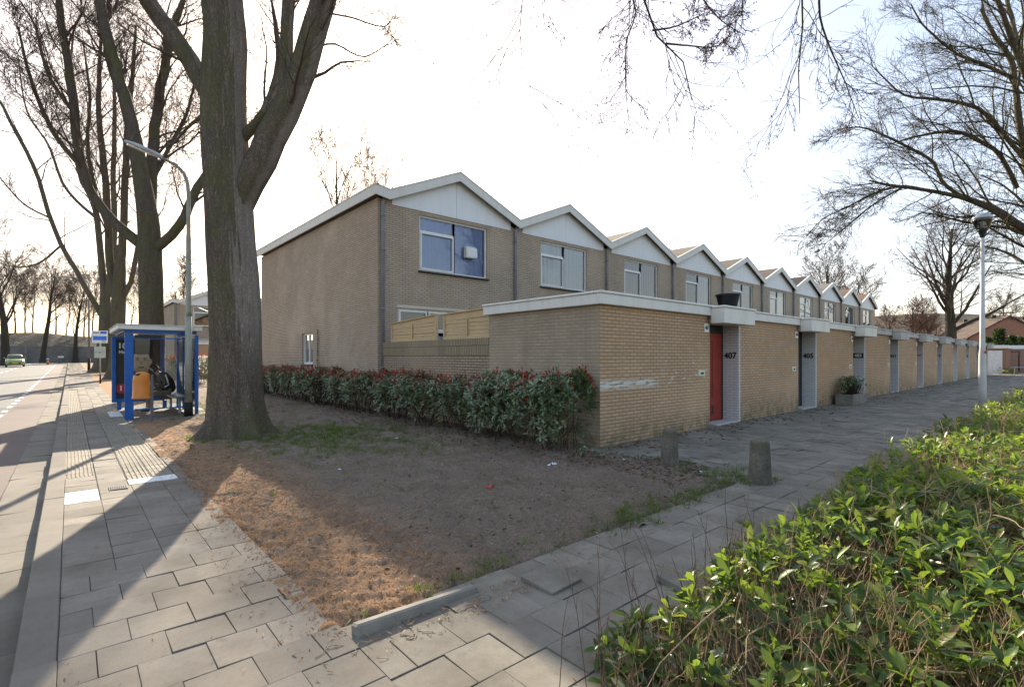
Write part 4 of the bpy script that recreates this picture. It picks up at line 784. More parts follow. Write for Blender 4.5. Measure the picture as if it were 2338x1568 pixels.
# ------------------------------------------------------------------ laurel hedge in the foreground
def laurel_hedge():
    r = np.random.default_rng(41); h = thing('laurel_hedge', 'broad low laurel hedge with glossy green leaves filling the lower right corner', 'hedge', (-4, -5.2, 0))
    def top(x, y):
        e = np.clip((x+4.95)/.8, 0, 1)**.6; edge = np.clip((-3.86-.10*np.sin(x*1.7)-.08*np.sin(x*4.1)-y)/.42, 0, 1)**.55
        return (.60+.05*np.sin(x*2.3+y*1.1)+.04*np.sin(x*5.1-y*3.7)+.03*np.sin(x*1.1+2))*e*edge
    C, A, far = [], [], []
    for x0, x1, dens, nv in ((-4.9,-1.5,270,1),(-1.5,3,135,1),(3,9,75,1),(9,20,40,1)):
        n = int((x1-x0)*2.5*dens); x = r.uniform(x0, x1, n); y = r.uniform(-6.35, -3.82, n); t = top(x, y); k = t > .06; x, y, t = x[k], y[k], t[k]
        gapn = np.sin(x*3.1+1.3*np.sin(y*2.9))*np.sin(y*4.3+x*.9) + r.normal(0,.35,len(x)); k = gapn > -.62; x, y, t = x[k], y[k], t[k]
        dep = r.random(len(x))**2.2*.34; z = np.maximum(t-dep+r.normal(0,.03,len(x)), .04)
        ex = (top(x+.05,y)-top(x-.05,y))/.1; ey = (top(x,y+.05)-top(x,y-.05))/.1
        a = np.stack([-ex*.5, -ey*.5, np.ones_like(x)], 1) + r.normal(0,.34,(len(x),3)); C.append(np.stack([x,y,z],1)); A.append(a); far.append(np.full(len(x), x0))
    C, A, far = map(np.concatenate, (C, A, far)); o = np.array([-4,-5.2,0])
    P, D, N, L, Wd = rosettes(r, C, A, 7, .094, .41, (.4,1.4)); V = leaves(P, D, N, L, Wd, r, .22, .14)
    link('foliage', leaf_mesh('foliage', V-o, M['leaf_front']), h)
    # bare shoots and stems
    n = 9000; x = -5.0+ (r.random(n)**1.9)*22; y = r.uniform(-6.3,-3.95,n); t = top(x,y); k = t > .12; x, y, t = x[k], y[k], t[k]; n = len(x)
    P0 = np.stack([x, y, t*r.uniform(.05,.55,n)],1); D0 = np.stack([r.normal(0,.4,n), r.normal(0,.4,n), np.ones(n)],1); L0 = np.clip(t*r.uniform(.45,.85,n), .1, .8)
    pts, rad = grow(r, P0, D0, L0, r.uniform(.0018,.0038,n), 5, .16, (0,0,.04), .5)
    P1, D1, L1, R1 = spawn(r, pts, rad, 2, .35, 1, (.3,.8), (.25,.5), .6, .0013); p1, r1 = grow(r, P1, D1, L1, R1, 3, .14)
    n2 = 260; x = -5.1+(r.random(n2)**1.6)*14; y = r.uniform(-6.2,-4.2,n2); P2 = np.stack([x,y,top(x,y)*r.uniform(.5,.92,n2)],1); D2 = np.stack([r.normal(0,1,n2), r.normal(0,1,n2), r.normal(0,.2,n2)],1)
    p2, r2 = grow(r, P2, D2, r.uniform(.3,.9,n2), r.uniform(.002,.0055,n2), 7, .18, (0,0,0), .5); p2[:,:,2] = np.clip(p2[:,:,2], .03, np.maximum(top(p2[:,:,0], p2[:,:,1])+.03, .05))
    V, Q = tubes([(pts, rad, 4), (p1, r1, 3), (p2, r2, 5)]); link('stems', quads_np('stems', V-o, Q, M['stem']), h)
    # tall thin shoots at the near end
    n3 = 60; x = r.uniform(-5.2,-3.0,n3); y = r.uniform(-4.5,-3.8,n3); P3 = np.stack([x,y,np.full(n3,.03)],1); D3 = np.stack([r.normal(0,.16,n3), r.normal(.1,.16,n3), np.ones(n3)],1); p3, r3 = grow(r, P3, D3, r.uniform(.3,.62,n3), np.full(n3,.003), 6, .07, (0,0,.02), .4)
    P4, D4, L4, R4 = spawn(r, p3, r3, 3, .3, 1, (.3,.6), (.2,.4), .6, .0013); p4, r4 = grow(r, P4, D4, L4, R4, 3, .1)
    V, Q = tubes([(p3, r3, 4), (p4, r4, 3)]); link('shoots', quads_np('shoots', V-o, Q, M['twig_red']), h)
    # dim inner leaves
    n = 9000; x = -5.1+(r.random(n)**1.5)*24; y = r.uniform(-6.3,-3.95,n); t = top(x,y); k = t > .1; x, y, t = x[k], y[k], t[k]; P = np.stack([x,y,t*r.uniform(.1,.7,len(x))],1)
    V = leaves(P, r.normal(0,1,P.shape)*np.array([1,1,.4]), np.array([[0,0,1.]])+r.normal(0,.5,P.shape), r.uniform(.06,.11,len(P)), r.uniform(.025,.04,len(P)), r); link('inner_leaves', leaf_mesh('inner_leaves', V-o, M['leaf_photinia']), h)
    n = 2500; x = r.uniform(-5.1,8,n); y = r.uniform(-6.2,-4.0,n); P = np.stack([x,y,top(x,y)*r.uniform(.2,.85,n)],1); V = leaves(P, r.normal(0,1,P.shape), r.normal(0,1,P.shape), r.uniform(.04,.09,n), r.uniform(.02,.035,n), r, .4); link('dry_leaves', leaf_mesh('dry_leaves', V-o, M['leaf_dead']), h)
laurel_hedge()
# ------------------------------------------------------------------ red-tipped hedge along the end wall
def photinia(name, label, x0, x1, y0, y1, hgt, seed, dens, group, lsize=.105, base=None, light=False):
    r = np.random.default_rng(seed); b = (x0+x1)/2, (y0+y1)/2, (0 if base is None else base); h = thing(name, label, 'hedge', b, 0, group); o = np.array(b); dx = (x1-x0)/2; Ly = y1-y0
    def surf(n):
        y = r.uniform(y0, y1, n); s = r.random(n)     # around the section: 0 outer foot .. .45 outer top .. .65 inner top .. 1 inner foot
        bul = 1+.16*np.sin(y*1.9+seed)+.12*np.sin(y*4.3); hh = hgt*(1+.05*np.sin(y*1.3)+.05*np.sin(y*8.3)*np.sin(y*2.9)+.05*np.sin(y*3.7+1)+.09*np.clip((y0+1.2-y)/1.2,0,1))
        a = np.pi*s; cx_, cz_ = -np.cos(a), np.sin(a); cx = np.sign(cx_)*np.abs(cx_)**.45; cz = np.abs(cz_)**.4
        x = b[0]+dx*bul*cx*np.clip(.72+.5*cz,0,1.1); z = b[2]+.05+(hh-.05)*cz; nrm = np.stack([cx*1.0, r.normal(0,.25,n), cz*.75+.1], 1)
        yend = np.clip(np.minimum(y-y0, y1-y)/.35, 0, 1)**.5; z = b[2]+(z-b[2])*(.72+.28*yend); x = b[0]+(x-b[0])*(.55+.45*yend)
        return np.stack([x,y,z],1), nrm
    n = int(Ly*2.6*dens); C, A = surf(n); ins = (r.random(n)**2)*.25; C = C-unit(A)*ins[:,None]; C[:,2] = np.maximum(C[:,2], b[2]+.06); gp = np.sin(C[:,1]*2.7+seed)*np.sin(C[:,2]*6.1+C[:,1]*1.3)+.5*np.sin(C[:,1]*7.3)+r.normal(0,.45,n); kk = gp > -.85; C, A, n = C[kk], A[kk], int(kk.sum())
    P, D, N, L, Wd = rosettes(r, C, A+np.array([0,0,.35])+r.normal(0,.3,A.shape), 5, lsize, .38, (.5,1.4)); V = leaves(P, D, N, L, Wd, r, .25, .12); link('foliage', leaf_mesh('foliage', V-o, M['leaf_photinia']), h)
    n = int(Ly*(210 if not light else 260)); C, A = surf(n); zt = (C[:,2]-b[2])/hgt; k = r.random(n) < np.where(zt > .82, .35+.65*(np.sin(C[:,1]*6.7+np.sin(C[:,1]*2.1)*3) > -.1), .10); C, A = C[k], A[k]
    C[:,2] += r.exponential(.03, len(C)); P, D, N, L, Wd = rosettes(r, C, A*.3+np.array([0,0,1.0])+r.normal(0,.25,A.shape), 5, .07, .3, (.1,.6)); V = leaves(P, D, N, L, Wd, r, .1, .2); link('red_shoots', leaf_mesh('red_shoots', V-o, M['leaf_red']), h)
    n = int(Ly*16); y = r.uniform(y0+.1,y1-.1,n); P0 = np.stack([b[0]+r.normal(0,dx*.3,n), y, np.full(n,b[2])],1); D0 = np.stack([r.normal(0,.3,n), r.normal(0,.3,n), np.ones(n)],1); p, rd = grow(r, P0, D0, r.uniform(.5,.95,n)*hgt, r.uniform(.006,.013,n), 7, .14, (0,0,.03), .4)
    P1, D1, L1, R1 = spawn(r, p, rd, 5, .2, 1, (.4,.9), (.3,.5), .55, .003); p1, r1 = grow(r, P1, D1, L1, R1, 4, .15); V, Q = tubes([(p, rd, 5), (p1, r1, 3)]); link('stems', quads_np('stems', V-o, Q, M['stem_dark']), h)
    return h
photinia('photinia_hedge', 'long dark hedge with red tips running along the blank brick end wall', -1.05, -.12, 2.6, 20.5, 1.08, 5, 150, 'red-tipped hedges')
photinia('photinia_hedge', 'nearest rounded clump of red-tipped hedge at the shed corner', -1.12, -.04, -.12, 2.75, 1.16, 6, 250, 'red-tipped hedges')
photinia('photinia_hedge', 'bright sunlit red hedge seen between lamp pole and big trunk', -2.2, -.6, 26.5, 33, 1.55, 8, 110, 'red-tipped hedges', base=.02, light=True)
def small_plant(name, label, loc, n, spread, hgt, size, mat, seed, cat='plant', group=None):
    r = np.random.default_rng(seed); t = thing(name, label, cat, loc, 0, group); C = r.normal(0,1,(n,3))*np.array([spread[0],spread[1],0]); C[:,2] = hgt*r.uniform(.35,1,n)*np.exp(-(C[:,0]/spread[0])**2*.12)
    P, D, N, L, Wd = rosettes(r, C, np.array([[0,0,1.]])+r.normal(0,.35,(n,3)), 6, size, .4, (.3,1.2)); link('leaves', leaf_mesh('leaves', leaves(P, D, N, L, Wd, r, .2, .12), mat), t)
    P0 = C*np.array([.5,.5,0]); D0 = C-P0; pts, rad = grow(r, P0, D0, np.linalg.norm(D0,axis=1), np.full(n,.004), 4, .05); V, Q = tubes([(pts, rad, 4)]); link('stems', quads_np('stems', V, Q, M['stem_dark']), t); return t
small_plant('planter_shrub', 'small evergreen shrub growing in the concrete trough planter', (12.55,-.38,.29), 300, (.36,.13), .62, .075, M['leaf_photinia'], 3, 'shrub')
small_plant('seedling', 'small leafy seedling on the soil in front of the red-tipped hedge', (-.95,-.45,0), 7, (.1,.08), .2, .09, M['leaf_photinia'], 4)
small_plant('low_shrub', 'low yellow-green shrub at the foot of the red brick garage', (57.2,-.9,-.02), 60, (.9,.4), .55, .14, M['leaf_front'], 5, 'shrub')
r = np.random.default_rng(77)
t = thing('creeper', 'thin dark creeper strand on the blank brick end wall beside the small window', 'plant', (-.14, 12.6, 1.0))
n = 60; P = np.stack([np.full(n,-.02), r.normal(0,.04,n), np.linspace(.0,1.5,n)],1); link('leaves', leaf_mesh('leaves', leaves(P, r.normal(0,1,(n,3))*np.array([.3,1,1]), np.array([[-1.,0,0]])+r.normal(0,.2,(n,3)), r.uniform(.05,.1,n), r.uniform(.03,.05,n), r), M['leaf_photinia']), t)
mb = MB(); mb.tube([(-.012,.0,0),(-.012,.02,.5),(-.012,-.02,1.),(-.012,.01,1.52)], .008, 5); mb.build('stem', M['stem_dark'], t)
t = thing('crocus', 'single purple crocus beside the root of the biggest trunk', 'flower', (-5.28, 4.25, .01))
n = 6; a = np.arange(n)*6.28/n; V = leaves(np.zeros((n,3))+np.array([0,0,.06]), np.stack([np.cos(a)*.5,np.sin(a)*.5,np.ones(n)],1), np.stack([-np.cos(a),-np.sin(a),np.zeros(n)],1), np.full(n,.05), np.full(n,.03), r, .1); link('petals', leaf_mesh('petals', V, plain('purple_petal', (.30,.05,.50), .5)), t)
n = 7; V = leaves(np.zeros((n,3)), np.stack([r.normal(0,.3,n),r.normal(0,.3,n),np.ones(n)],1), r.normal(0,1,(n,3)), np.full(n,.09), np.full(n,.01), r); link('leaves', leaf_mesh('leaves', V, M['grassblade']), t)
# ------------------------------------------------------------------ grass, leaf litter, twigs, scraps
def ground_z(x, y): return bumps(x, y) - .005
def grass():
    r = np.random.default_rng(51); C = []
    def tufts(n, cx_, cy_, sx_, sy_, k):
        c = np.stack([r.normal(cx_, sx_, n), r.normal(cy_, sy_, n)], 1); C.append(np.repeat(c, k, 0) + r.normal(0,.035,(n*k,2)))
    tufts(330,-2.9,4.6,.75,.8,28); tufts(120,-2.4,2.6,.8,.8,18); tufts(45,-3.6,3.4,.5,.7,20); tufts(26,-4.9,5.1,.22,.3,22); tufts(60,-3.5,2.2,1.2,1.2,12); tufts(60,-1.2,-2.6,.9,.12,26); tufts(36,-2.6,-2.55,.6,.16,24); tufts(30,-.3,-2.3,.3,.25,24); tufts(14,-4.7,-2.55,.3,.06,20); tufts(60,-2.2,0,1.6,1.3,9); tufts(10,-.1,-1.5,.12,.2,24); tufts(12,-.3,-2.9,.15,.12,22)
    tufts(90,-4.2,19,.7,6,16); tufts(160,-3.5,11,1.2,2.5,16)
    c = np.concatenate(C); k = (c[:,0] > -5.6) & (c[:,0] < .3) & (c[:,1] > -3.0); c = c[k]; n = len(c); z = ground_z(c[:,0], c[:,1]); z = np.where(c[:,1] > 12, np.maximum(0,c[:,1]-25)*.008-.012, z)
    P = np.stack([c[:,0],c[:,1],z],1); V = leaves(P, np.array([[0,0,1.]])+r.normal(0,.55,(n,3)), r.normal(0,1,(n,3)), r.uniform(.03,.085,n), r.uniform(.004,.008,n), r, .4, .1)
    tag(link('grass', leaf_mesh('grass', V, M['grassblade'])), 'sparse grass tufts on the bare soil', 'grass', kind='stuff')
grass()
def litter():
    r = np.random.default_rng(52); A = []
    def sc(n, x0, x1, y0, y1): A.append(np.stack([r.uniform(x0,x1,n), r.uniform(y0,y1,n)],1))
    sc(2600,-1.9,-.1,-1.0,7); sc(900,-1.3,-.0,-2.2,0); sc(900,-5.6,-.2,-2.7,6); sc(500,-1.6,-.2,7,12)
    c = np.concatenate(A); k = r.random(len(c)) < np.where(c[:,1] > -1, np.clip(1.15-(-.7-c[:,0])*.75,.25,1), 1); c = c[k]; n = len(c)
    P = np.stack([c[:,0],c[:,1],ground_z(c[:,0],c[:,1])+.006],1); V = leaves(P, r.normal(0,1,(n,3))*np.array([1,1,.25]), np.array([[0,0,1.]])+r.normal(0,.4,(n,3)), r.uniform(.025,.07,n), r.uniform(.012,.032,n), r, .3, .3)
    tag(link('leaf_litter', leaf_mesh('leaf_litter', V, M['leaf_dead'])), 'dry brown leaves fallen below the hedge', 'leaf litter', kind='stuff')
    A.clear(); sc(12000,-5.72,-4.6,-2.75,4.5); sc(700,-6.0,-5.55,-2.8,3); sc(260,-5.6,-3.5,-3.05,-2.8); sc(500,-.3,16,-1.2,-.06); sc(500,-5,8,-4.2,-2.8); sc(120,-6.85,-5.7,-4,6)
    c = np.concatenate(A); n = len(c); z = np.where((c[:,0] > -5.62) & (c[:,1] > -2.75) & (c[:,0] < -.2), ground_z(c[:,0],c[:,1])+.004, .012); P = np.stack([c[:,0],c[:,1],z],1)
    V = leaves(P, r.normal(0,1,(n,3))*np.array([1,1,.15]), np.array([[0,0,1.]])+r.normal(0,.3,(n,3)), r.uniform(.012,.045,n), r.uniform(.003,.009,n), r, .3, .2); tag(link('plant_debris', leaf_mesh('plant_debris', V, M['needle'])), 'rusty plant debris on the sunlit soil, coloured warmer for the sun', 'debris', kind='stuff')
    A.clear(); sc(26000,-5.6,-.2,-2.7,6); c = np.concatenate(A); n = len(c); P = np.stack([c[:,0],c[:,1],ground_z(c[:,0],c[:,1])+.004],1); V = leaves(P, r.normal(0,1,(n,3))*np.array([1,1,.2]), np.array([[0,0,1.]])+r.normal(0,.35,(n,3)), r.uniform(.008,.034,n), r.uniform(.003,.012,n), r, .3, .2); tag(link('soil_crumbs', leaf_mesh('soil_crumbs', V, M['crumb'])), 'small dead leaf crumbs all over the bare soil', 'debris', kind='stuff')
    n = 260; P = np.stack([r.uniform(-5.7,0,n), r.uniform(-2.9,5,n), np.zeros(n)],1); P[:,2] = ground_z(P[:,0],P[:,1])+.008; k = r.random(n) < .75; P = P[k]; n = len(P)
    pts, rad = grow(r, P, np.stack([r.normal(0,1,n), r.normal(0,1,n), np.zeros(n)],1), r.uniform(.05,.3,n), r.uniform(.0015,.004,n), 4, .15, (0,0,0), .6); pts[:,:,2] = ground_z(pts[:,:,0],pts[:,:,1])+.008
    n = 60; P = np.stack([r.uniform(-5.9,-4.4,n), r.normal(-2.92,.10,n), np.full(n,.010)],1); p2, r2 = grow(r, P, np.stack([r.normal(0,1,n), r.normal(0,1,n), r.normal(.02,.04,n)],1), r.uniform(.03,.12,n), r.uniform(.0012,.003,n), 4, .16, (0,0,-.05), .6)
    V, Q = tubes([(pts, rad, 4), (p2, r2, 5)]); tag(link('fallen_twigs', quads_np('fallen_twigs', V, Q, M['stem'])), 'thin dry twigs scattered on the soil', 'twigs', kind='stuff')
    V = []
    n = 420; P = np.stack([.2+r.random(n)**1.5*32, -.08-np.abs(r.normal(0,.5,n)), np.full(n,.012)],1); V = leaves(P, r.normal(0,1,(n,3))*np.array([1,1,.1]), np.array([[0,0,1.]])+r.normal(0,.3,(n,3)), r.uniform(.05,.12,n), r.uniform(.025,.05,n), r, .3, .3); tag(link('leaf_litter', leaf_mesh('leaf_litter', V, M['leaf_dead'])), 'dark wet leaves on the path below the shed walls', 'leaf litter', kind='stuff')
litter()
def scrap(name, label, x, y, L, Wd, mat, seed, group='scraps of litter on the soil'):
    r = random.Random(seed); mb = MB(); nx, ny = 6, 4; g = [[(x+L*(i/nx-.5)+r.gauss(0,.006), y+Wd*(j/ny-.5)+r.gauss(0,.004), float(ground_z(np.array(x),np.array(y)))+.012+abs(r.gauss(0,.012))) for i in range(nx+1)] for j in range(ny+1)]
    for j in range(ny):
        for i in range(nx): mb.quad(g[j][i], g[j][i+1], g[j+1][i+1], g[j+1][i])
    tag(mb.build(name, mat, None, True), label, 'litter', group)
scrap('sweet_wrapper', 'crumpled red and white wrapper lying on the bare soil', -3.0, -.75, .09, .05, M['wrapper'], 1)
scrap('paper_scrap', 'long torn white scrap on the leaf litter before the hedge', -1.6, -.42, .17, .05, M['paper'], 2)
for k, (x, y, s, l) in enumerate([(-1.9,2.0,.05,'white paper scrap at the foot of the hedge'), (-.62,-.95,.05,'white scrap between seedling and shed corner'), (-.3,-2.0,.06,'white scrap beside the left bollard'), (-4.0,1.3,.035,'tiny white scrap nearest the tree shadow edge'), (-2.05,3.3,.05,'pale scrap in the grass behind the hedge clump')]): scrap('paper_scrap', l, x, y, s, s*.7, M['paper'], 5+k)
# ------------------------------------------------------------------ street furniture
def bollard(x, y, h, r0, r1, label, seed):
    r = random.Random(seed); n = 24; prof = [(r0*1.0,-.05),(r0,0),(r0*.97,.08)] + [(r0+(r1-r0)*k/8, h*k/8) for k in range(2,8)] + [(r1,h-.025),(r1*.93,h-.006),(r1*.5,h),(.004,h+.004)]
    mb = MB(); mb.lathe(prof, (0,0,0), n); mb.v = [(a*(1+r.gauss(0,.012)), b*(1+r.gauss(0,.012)), c) for a, b, c in mb.v]
    o = mb.build('bollard', M['bollard'], None, True); o.location = (x, y, 0); tag(o, label, 'bollard', 'concrete bollards')
m = NM('weathered_concrete', .95, .2); c = m.mix(m.mapr(m.noise(3, 6, rough=.7), .35, .65, 0, 1), (.13,.11,.085), (.24,.21,.165)); c = m.mix(m.mapr(m.noise(70, 3), .5, .62, 0, .8), c, (.08,.07,.055)); sp = m.n('SeparateXYZ', Vector=m.co()); c = m.mix(m.math('MULTIPLY', m.mapr(sp.outputs[2], .38, .5, 0, .8), m.mapr(m.noise(25, 3), .4, .6, 0, 1)), c, (.11,.11,.06)); m.base(c); m.bump(m.noise(60, 4), .9, .012); M['bollard'] = m.m
bollard(-.43, -2.82, .53, .138, .105, 'nearer concrete bollard at the edge of the hedge path', 1)
bollard(-.24, -1.47, .49, .132, .10, 'concrete bollard nearest the brick shed corner', 2)
bollard(55.5, -1.5, .55, .14, .11, 'distant concrete bollard at the far end of the sheds', 3)
# left street lamp
t = thing('street_lamp', 'tall street lamp with bent arm beside the bus shelter', 'street lamp', (-4.46, 9.95, 0)); mb = MB()
mb.tube([(0,0,0),(0,0,.36)], [.105,.10], 16); mb.build('base_sleeve', M['tar'], t, True)
mb = MB(); mb.tube([(0,0,.36),(0,0,2.6)], [.08,.078], 16); mb.tube([(0,0,2.6),(0,0,2.75),(0,0,4.6),(0,0,4.7),(.0,0,5.75),(-.02,0,6.05),(-.10,.01,6.30),(-.26,.02,6.46),(-.46,.03,6.54),(-.62,.04,6.60)], [.078,.062,.058,.050,.047,.045,.042,.038,.034,.032], 14); mb.build('pole', M['lamp_grey'], t, True)
mb = MB(); Mh = Matrix.Translation((-.55,.035,6.575)) @ Matrix.Rotation(R(180),4,'Z') @ Matrix.Rotation(R(-16),4,'Y')
prof = [(0,.05,.06),(.1,.07,.075),(.3,.09,.085),(.6,.085,.075),(.78,.05,.04),(.82,.01,.01)]; vs = []; n = 14
for x, wy, hz in prof: vs += [Mh @ Vector((x, wy*math.cos(2*math.pi*k/n), hz*max(math.sin(2*math.pi*k/n), -.35))) for k in range(n)]
mb.add(vs, [(i*n+j, i*n+(j+1) % n, (i+1)*n+(j+1) % n, (i+1)*n+j) for i in range(len(prof)-1) for j in range(n)] + [tuple(range(n))]); ho = mb.build('lamp_head', M['steel'], t, True)
mb = MB(); mb.bbox(.26,.74,-.065,.065,-.055,-.03,.01, M=Mh); mb.build('diffuser', M['lampglass'], ho)
# right white lamp
PR = px(2243, V0, 12.0); t = thing('lamp_post', 'white lamp post with glass lantern standing at the edge of the laurel hedge', 'street lamp', (PR.x, PR.y, 0)); mb = MB()
mb.tube([(0,0,-.05),(0,0,.9),(0,0,1.6),(0,0,1.75),(0,0,4.42)], [.082,.076,.07,.052,.036], 20); mb.build('pole', M['lamp_white'], t, True)
mb = MB(); mb.tube([Vector((-.05,-.064,1.66)), Vector((-.062,-.08,1.66))], [.035,.03], 14); mb.build('reflector', plain('red_reflector', (.45,.06,.03), .3), t)
mb = MB(); mb.lathe([(.036,4.38),(.05,4.44),(.08,4.53),(.105,4.565),(.10,4.58)], n=20); mb.build('holder', M['black'], t, True)
mb = MB(); mb.lathe([(.10,4.575),(.13,4.62),(.19,4.78),(.20,4.83),(.19,4.832),(.12,4.62),(.09,4.58)], n=24); mb.build('lantern_glass', M['lampglass'], t, True)
mb = MB(); mb.lathe([(.20,4.825),(.205,4.85),(.17,4.90),(.10,4.95),(.03,4.97)], n=24); mb.build('cap', M['steel'], t, True)
mb = MB(); mb.lathe([(.03,4.58),(.035,4.72),(.05,4.74),(.05,4.80),(.01,4.82)], n=12); mb.build('bulb', M['frame'], t, True)
# bus shelter
SX, SY = -5.75, 10.1
t = thing('bus_shelter', 'blue framed glass bus shelter with flat white roof on the pavement', 'bus shelter', (SX, SY, 0))
mb = MB(); mb.bbox(-.16,1.62,-.06,3.25,2.22,2.335,.012); mb.bbox(-.18,1.64,-.08,3.27,2.336,2.352,.005); mb.build('roof', M['fascia'], t)
mb = MB(); mb.bbox(-.04,1.50,.01,.07,2.14,2.218,.006); mb.bbox(1.44,1.50,.08,3.1,2.14,2.218,.006); mb.bbox(-.04,.02,.08,3.1,2.16,2.218,.006); mb.build('roof_frame', M['blue'], t)
for x0, x1, y0, y1 in ((-.02,.16,0,.07), (1.46,1.54,0,.07), (1.46,1.54,3.05,3.12), (1.47,1.53,1.02,1.07), (1.47,1.53,2.04,2.09)):
    mb = MB(); mb.bbox(x0,x1,y0,y1,0,2.12,.006); mb.build('post', M['blue'], t)
for a in ((.18,.80,.02,.03,.25,2.0), (.82,1.45,.02,.03,.25,2.0), (1.49,1.50,.09,1.0,.25,2.0), (1.49,1.50,1.09,2.02,.25,2.0), (1.49,1.50,2.11,3.03,.25,2.0)):
    mb = MB(); mb.box(*a); g = mb.build('glass_panel', M['glass_clear'], t)
    x0, x1, y0, y1, z0, z1 = a
    for z in (z0-.03, z1): mb = MB(); mb.box(x0-.004, x1+.004, y0-.008, y1+.008, z, z+.03); mb.build('rail', M['blue'], g)
mb = MB(); mb.bbox(1.02,1.38,.5,2.7,.44,.48,.01)
for y in (.8, 2.4): mb.bbox(1.20,1.26,y,y+.05,0,.44,.005)
mb.build('bench', M['steel'], t)
mb = MB(); mb.bbox(.17,.72,-.006,.018,2.02,2.10,.003); mb.build('stop_name_strip', M['black'], t)
ad = MB(); X0a, X1a = -.12, 1.14
for q in ((X0a,X0a+.1,2.98,3.10,.22,2.12), (X1a-.1,X1a,2.98,3.10,.22,2.12), (X0a+.1,X1a-.1,2.98,3.10,.22,.32), (X0a+.1,X1a-.1,2.98,3.10,2.04,2.12)): ad.bbox(*q,.008)
for x in (.0, 1.1): ad.bbox(x,x+.1,3.0,3.08,0,.219,.005)
ao = ad.build('poster_case', M['blue'], t)
PM = [plain('poster_dark', (.035,.028,.026), .35), plain('poster_skin', (.62,.42,.28), .4, .15, 5), plain('poster_hair', (.018,.014,.012), .4), plain('poster_cloth', (.055,.05,.05), .4), plain('poster_red', (.45,.03,.03), .4), M['frame'], plain('poster_tan', (.42,.27,.17), .4)]
mb = MB(); yp = 3.03; mb.quad((X0a+.1,yp,.32),(X1a-.1,yp,.32),(X1a-.1,yp,2.04),(X0a+.1,yp,2.04),0)
def blob(cx, cz, rx, rz, mi, d, n=28, f=lambda a: 1): mb.add([(cx+rx*math.cos(a)*f(a), yp-d, cz+rz*math.sin(a)*f(a)) for a in (2*math.pi*k/n for k in range(n))], [tuple(range(n))], mi)
blob(.62, .56, .40, .34, 3, .002); blob(.60, .92, .14, .24, 6, .003); blob(.60, 1.62, .275, .30, 2, .0035, f=lambda a: 1+.05*math.sin(4*a)); blob(.57, 1.38, .225, .34, 1, .004, f=lambda a: 1+.03*math.cos(3*a)); blob(.57, 1.70, .20, .09, 2, .0045, f=lambda a: 1+.06*math.sin(5*a)); blob(.80, 1.40, .035, .08, 1, .005)
blob(.48, 1.46, .04, .014, 2, .007); blob(.66, 1.46, .04, .014, 2, .007); blob(.48, 1.505, .06, .012, 2, .007); blob(.66, 1.505, .06, .012, 2, .007); blob(.565, 1.36, .03, .06, 6, .0065); blob(.57, 1.15, .17, .11, 6, .0055); blob(.57, 1.23, .07, .016, 2, .007); blob(.10, .62, .14, .14, 4, .008)
po = mb.build('poster', PM, ao)
for txt, sz, x, z in (('10', .22, .12, 1.86), ('Maart', .12, .18, 1.68), ('1', .2, .09, .62), ('F', .13, .42, .66), ('D', .13, .42, .50)):
    o = link('poster_lettering', text_mesh(txt, sz, M['frame'], .0005), po); o.rotation_euler = (R(90),0,0); o.location = (x, yp-.011, z)
# timetable case in shelter
mb = MB(); mb.bbox(1.28,1.42,.075,.095,.9,1.7,.004); mb.build('timetable', M['frame'], t)
# litter bin
t = thing('litter_bin', 'rounded orange litter bin on a grey post in front of the shelter', 'litter bin', (-5.31, 9.24, 0)); mb = MB()
mb.bbox(-.03,.03,-.03,.03,-.05,1.12,.006); mb.build('post', plain('bin_post', (.13,.13,.14), .6), t)
mb = MB(); mb.lathe([(.185,.55),(.205,.555),(.205,.585),(.19,.60),(.185,.95),(.18,1.03),(.16,1.11),(.12,1.165),(.06,1.19),(.004,1.195)], (-.18,.09,0), 32, sy=.95); bo = mb.build('body', M['orange'], t, True)
mb = MB(); mb.lathe([(.085,0),(.08,.012),(.004,.02)], (0,0,0), 20, sy=.55); nv = Vector((-.62,-.42,.66)).normalized(); Mo = Matrix.Translation(Vector((-.18,.09,1.03))+Vector((nv.x*.165,nv.y*.155,nv.z*.15))) @ nv.to_track_quat('Z','Y').to_matrix().to_4x4(); mb.v = [tuple(Mo @ Vector(p)) for p in mb.v]; mb.build('opening', M['tar'], bo, True)
mb = MB(); mb.bbox(-.06,-.031,-.03,.06,.85,.95,.005); mb.build('bracket', M['steel'], t)
# bus stop sign
P = px(229, V0, 28.3); t = thing('bus_stop_sign', 'blue and white bus stop sign on a thin pole', 'bus stop sign', (P.x, P.y, .03), R(-18)); mb = MB()
mb.tube([(0,0,-.1),(0,0,2.95)], .035, 10); mb.build('pole', M['steel'], t, True); mb = MB(); mb.tube([(0,0,-.1),(0,0,.5)], .042, 10); mb.build('pole_base', M['tar'], t, True)
mb = MB(); mb.bbox(-.36,.36,-.07,-.036,2.28,2.98,.012); so = mb.build('sign_board', M['frame'], t)
mb = MB(); mb.box(-.31,.31,-.074,-.071,2.44,2.67); mb.box(.02,.31,-.074,-.071,2.80,2.94); mb.build('blue_field', plain('sign_blue', (.05,.16,.62), .4), so)
mb = MB(); mb.box(-.31,-.04,-.073,-.071,2.84,2.89); mb.box(.10,.26,-.073,-.071,2.35,2.39); mb.build('dark_marks', M['black'], so)
mb = MB(); mb.bbox(-.26,.26,-.06,-.036,1.45,2.08,.01); to = mb.build('timetable', plain('timetable_paper', (.50,.50,.42), .6), t)
mb = MB(); mb.box(-.22,-.06,-.064,-.061,1.75,1.77); mb.box(.06,.22,-.064,-.061,1.75,1.77); mb.lathe([(.05,0),(.05,.004)], (0,0,0), 14); mb.v = mb.v[:16] + [(a, -.062-c, 1.76+b) for a, b, c in mb.v[16:]]; mb.build('timetable_lines', M['pipe'], to)
